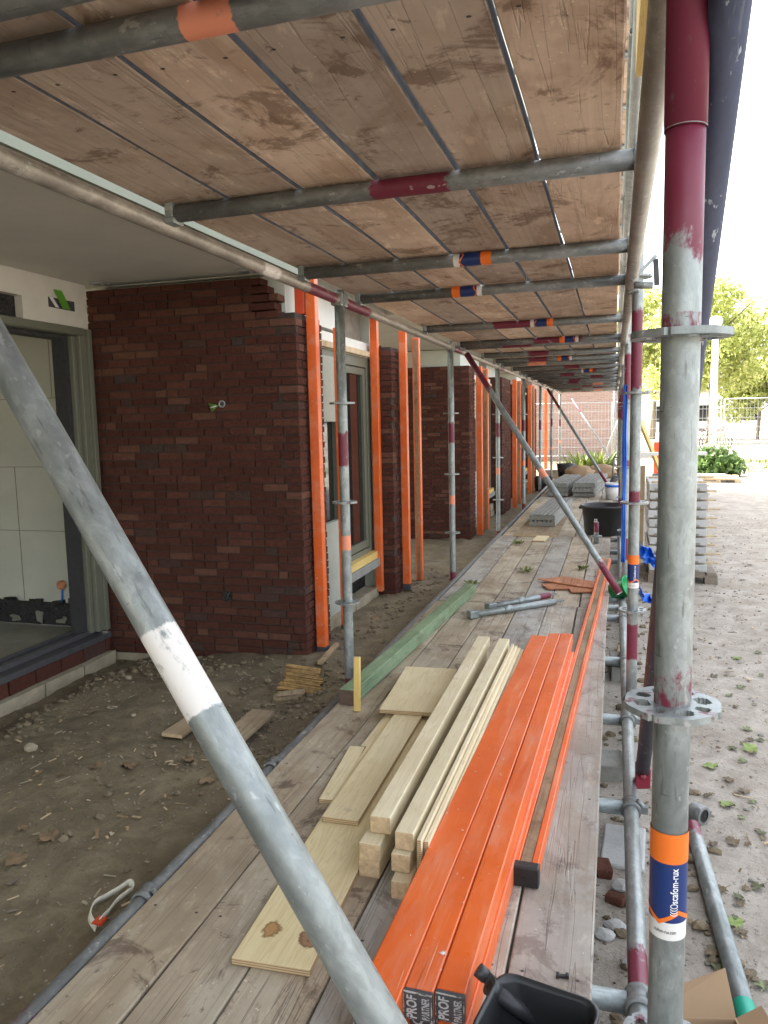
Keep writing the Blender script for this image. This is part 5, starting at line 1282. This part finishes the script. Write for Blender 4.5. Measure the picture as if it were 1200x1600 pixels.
# mesh fence panels
def fence_panel(x0, x1, y, lab, z=-.08):
    t_ = thing('fence_panel', lab, 'fence', (x0, y, z), 0, 'site fence panels'); W_ = x1-x0; h_ = 1.98
    mb = MB()
    for x in (0, W_): mb.tube((x, 0, 0), (x, 0, h_), .021, 'fence_steel', 10)
    for z_ in (.12, h_): mb.tube((0, 0, z_), (W_, 0, z_), .018, 'fence_steel', 10)
    mb.build('fence_frame', t_)
    mb = MB(); n = int(W_/.11)
    for i in range(1, n): mb.tube((W_*i/n, 0, .12), (W_*i/n, 0, h_), .005, 'fence_steel', 5, caps=False)
    for i in range(1, 6): mb.tube((0, .012, .12+(h_-.12)*i/6), (W_, .012, .12+(h_-.12)*i/6), .006, 'fence_steel', 5, caps=False)
    mb.build('wire_mesh', t_)
    mb = MB()
    for x in (0, W_): mb.box(x-.12, x+.12, -.3, .3, -.05, .08, 'concrete', jit=.01)
    mb.build('fence_foot', t_)
q0 = at_y(1130, 713, 28); q1 = at_y(1080, 713, 28)
fence_panel(q0.x, q0.x+3.4, 28, 'wire mesh fence panel at the picture edge, next to the bush')
fence_panel(q0.x-3.5, q0.x-.1, 28.05, 'wire mesh fence panel partly hidden behind the near standard')
fence_panel(q0.x-7.0, q0.x-3.6, 28.0, 'wire mesh fence panel behind the scaffold end')
# white pole
q = at_y(1113, 700, 33); PO = thing('lamp_post', 'white lamp post standing behind the fence before the trees', 'lamp post', (q.x, 33, -.1))
mb = MB(); mb.tube((0, 0, 0), (0, 0, 4.9), .16, 'letter_white', 14, r2=.11); mb.build('post', PO)
mb = MB(); mb.lathe([(0, 4.9), (.2, 4.92), (.26, 5.1), (.2, 5.25), (0, 5.3)], 'letter_white', 16); mb.build('lamp_head', PO)
# bicycles behind the fence
def bicycle(x, y, rz, lab, frame_mat):
    t_ = thing('bicycle', lab, 'bicycle', (x, y, -.1), rz, 'bicycles parked behind the fence')
    for s_ in (-.52, .52):
        mb = MB(); mx = Matrix.Translation((s_, 0, .34)) @ Matrix.Rotation(R(90), 4, 'X'); mb.lathe([(.315, -.018), (.34, -.012), (.34, .012), (.315, .018)], 'tyre', 22, mx=mx)
        for k_ in range(10): a_ = k_*math.pi/5; mb.tube((s_, 0, .34), (s_+.32*math.cos(a_), 0, .34+.32*math.sin(a_)), .003, 'fence_steel', 4)
        mb.build('wheel', t_)
    mb = MB(); J_ = {'r': (-.52, 0, .34), 'b': (-.08, 0, .30), 's': (-.2, 0, .82), 'h': (.38, 0, .84), 'f': (.52, 0, .34)}
    for a_, b_ in ('rb', 'rs', 'bs', 'sh', 'bh', 'hf'): mb.tube(J_[a_], J_[b_], .016, frame_mat, 8)
    mb.tube(J_['h'], (.33, 0, 1.02), .013, frame_mat, 8); mb.build('frame', t_)
    mb = MB(); mb.tube((.33, -.28, 1.04), (.33, .28, 1.04), .012, 'fence_steel', 8); mb.build('handlebar', t_)
    mb = MB(); mb.box(-.34, -.1, -.07, .07, .87, .92, 'black_plastic'); mb.build('saddle', t_, bevel=.02)
for px, rz, mt, lab in ((1092, 20, 'red_paint', 'red framed bicycle parked next to the near standard behind the fence'), (1106, -15, 'dark_car', 'dark bicycle parked at the foot of the white lamp post'), (1122, 35, 'orange_red', 'orange framed bicycle parked between lamp post and fence panel')):
    q = at_y(px, 690, 34.5); bicycle(q.x, 34.5+abs(rz)*.02, R(rz), lab, mt)
# parked van and pale buildings far off
FB = thing('far_building', 'low brick building closing off the far end of the scaffold', 'building', (-.55, 30, -.2))
mb = MB(); mb.box(-6, .95, 0, 6, 0, 3.2, 'far_brick'); mb.build('wall', FB)
mb = MB(); mb.box(-6.2, 1.15, -.2, 6.2, 3.2, 3.4, 'concrete'); mb.build('roof', FB)
for i, x in enumerate((.0, .16)):
    mb = MB(); mb.tube((0, 0, 0), (0, 0, 2.9), .045, 'galvanised', 10)
    for k_ in range(28): mb.box(-.06, .06, -.02, .02, .1*k_, .1*k_+.03, 'galvanised')
    tag(mb.build('steel_post', loc=(x, 24, -.2)), ('notched grey steel post before the far brick wall, the one nearer the building', 'notched grey steel post before the far brick wall, the outer one')[i], 'post')
PBd = thing('pale_building', 'long pale rendered building far behind the mesh fence', 'building', (-3, 75, -.2))
mb = MB(); mb.box(0, 26, 0, 8, 0, 3.6, 'sunlit_render'); mb.build('wall', PBd)
mb = MB(); mb.box(-.3, 26.3, -.3, 8.3, 3.6, 3.9, 'concrete'); mb.build('roof', PBd)
for i in range(6): mb = MB(); mb.box(3+3.6*i, 4.6+3.6*i, -.03, .02, 1.0, 2.4, 'glass_dark'); mb.build('window', PBd)
# weeds and cement bags at the far end of the walkway
q = at_y(925, 735, 18.5); WD = thing('weed_plant', 'broad leaved pale green weed at the far end of the walkway', 'plant', (q.x, 18.8, ground_z(q.x, 18.8)))
mb = MB()
for _ in range(160):
    a_ = random.uniform(0, 6.28); l_ = random.uniform(.3, .75); e = Vector((math.cos(a_)*l_, math.sin(a_)*l_*.7, random.uniform(.35, .75))); f_ = Vector((-math.sin(a_), math.cos(a_), 0))*.045; p = Vector((random.uniform(-.4, .4), 0, 0))
    mb.face([mb.bm.verts.new(p+v_) for v_ in (Vector(), e*.6+f_, e, e*.6-f_)], 'weed_leaf')
mb.build('foliage', WD, recalc=False)
mb = MB()
for i in range(8): mb.tube((random.uniform(-.3, .3), 0, 0), (random.uniform(-.4, .4), .05, .5), .012, 'weed_leaf', 5)
mb.build('stem', WD)
for i, (px, py, y, lab) in enumerate(((905, 748, 16.6, 'brown paper bag slumped at the far walkway end, next to the weed'), (940, 745, 16.9, 'brown paper bag behind the white bucket'))):
    q = at_y(px, py, y); mb = MB(); b_ = bmesh.ops.create_icosphere(mb.bm, subdivisions=3, radius=1)
    for v_ in b_['verts']:
        n_ = 1+.2*noise.noise(v_.co*2.2+Vector((i*5, 0, 0)))+.06*noise.noise(v_.co*7); v_.co = Vector((v_.co.x*.30*n_, v_.co.y*.2*n_, max(-.02, v_.co.z*.16*n_+.1)))
    for f_ in mb.bm.faces: f_.material_index = mb.mi('cardboard'); f_.smooth = True
    tag(mb.build('paper_bag', loc=(q.x, y, .15)), lab, 'bag')
o = plank('crate_board', (-1.6, 18.9), (.1, 18.9), .3, .25, 'old_pallet_wood', 'end_grain', ground_z(-1, 19), 'dark timber baulk across the far end of the walkway', 'timber')

# ------------------------------------------------------------------ light
W = bpy.data.worlds.new('World'); S.world = W; W.use_nodes = True
nt = W.node_tree; bg = nt.nodes['Background']; sk = nt.nodes.new('ShaderNodeTexSky'); sk.sky_type = 'NISHITA'; sk.sun_disc = False
SUN_EL, SUN_AZ = R(52), R(-62)                                    # azimuth from +Y towards +X
sk.sun_elevation = SUN_EL; sk.sun_rotation = SUN_AZ; sk.dust_density = 4; sk.air_density = 1; sk.ozone_density = 1
hs = nt.nodes.new('ShaderNodeHueSaturation'); hs.inputs['Saturation'].default_value = .35
nt.links.new(sk.outputs[0], hs.inputs['Color']); nt.links.new(hs.outputs[0], bg.inputs[0]); bg.inputs[1].default_value = .15
sd = Vector((math.sin(SUN_AZ)*math.cos(SUN_EL), math.cos(SUN_AZ)*math.cos(SUN_EL), math.sin(SUN_EL)))
sl_ = bpy.data.lights.new('sun', 'SUN'); sl_.energy = 3.5; sl_.angle = R(.5); sl_.color = (1, .95, .87)
so = bpy.data.objects.new('sun', sl_); COL.objects.link(so); so.rotation_mode = 'QUATERNION'; so.rotation_quaternion = sd.to_track_quat('Z', 'Y'); so.location = (-20, 10, 30)
S.view_settings.view_transform = 'Standard'; S.view_settings.look = 'None'; S.view_settings.gamma = 1; S.view_settings.exposure = 2.7
S.render.engine = 'CYCLES'; S.cycles.use_denoising = True
try: S.cycles.denoiser = 'OPENIMAGEDENOISE'
except Exception: pass
S.cycles.max_bounces = 8; S.cycles.diffuse_bounces = 5; S.cycles.use_adaptive_sampling = True
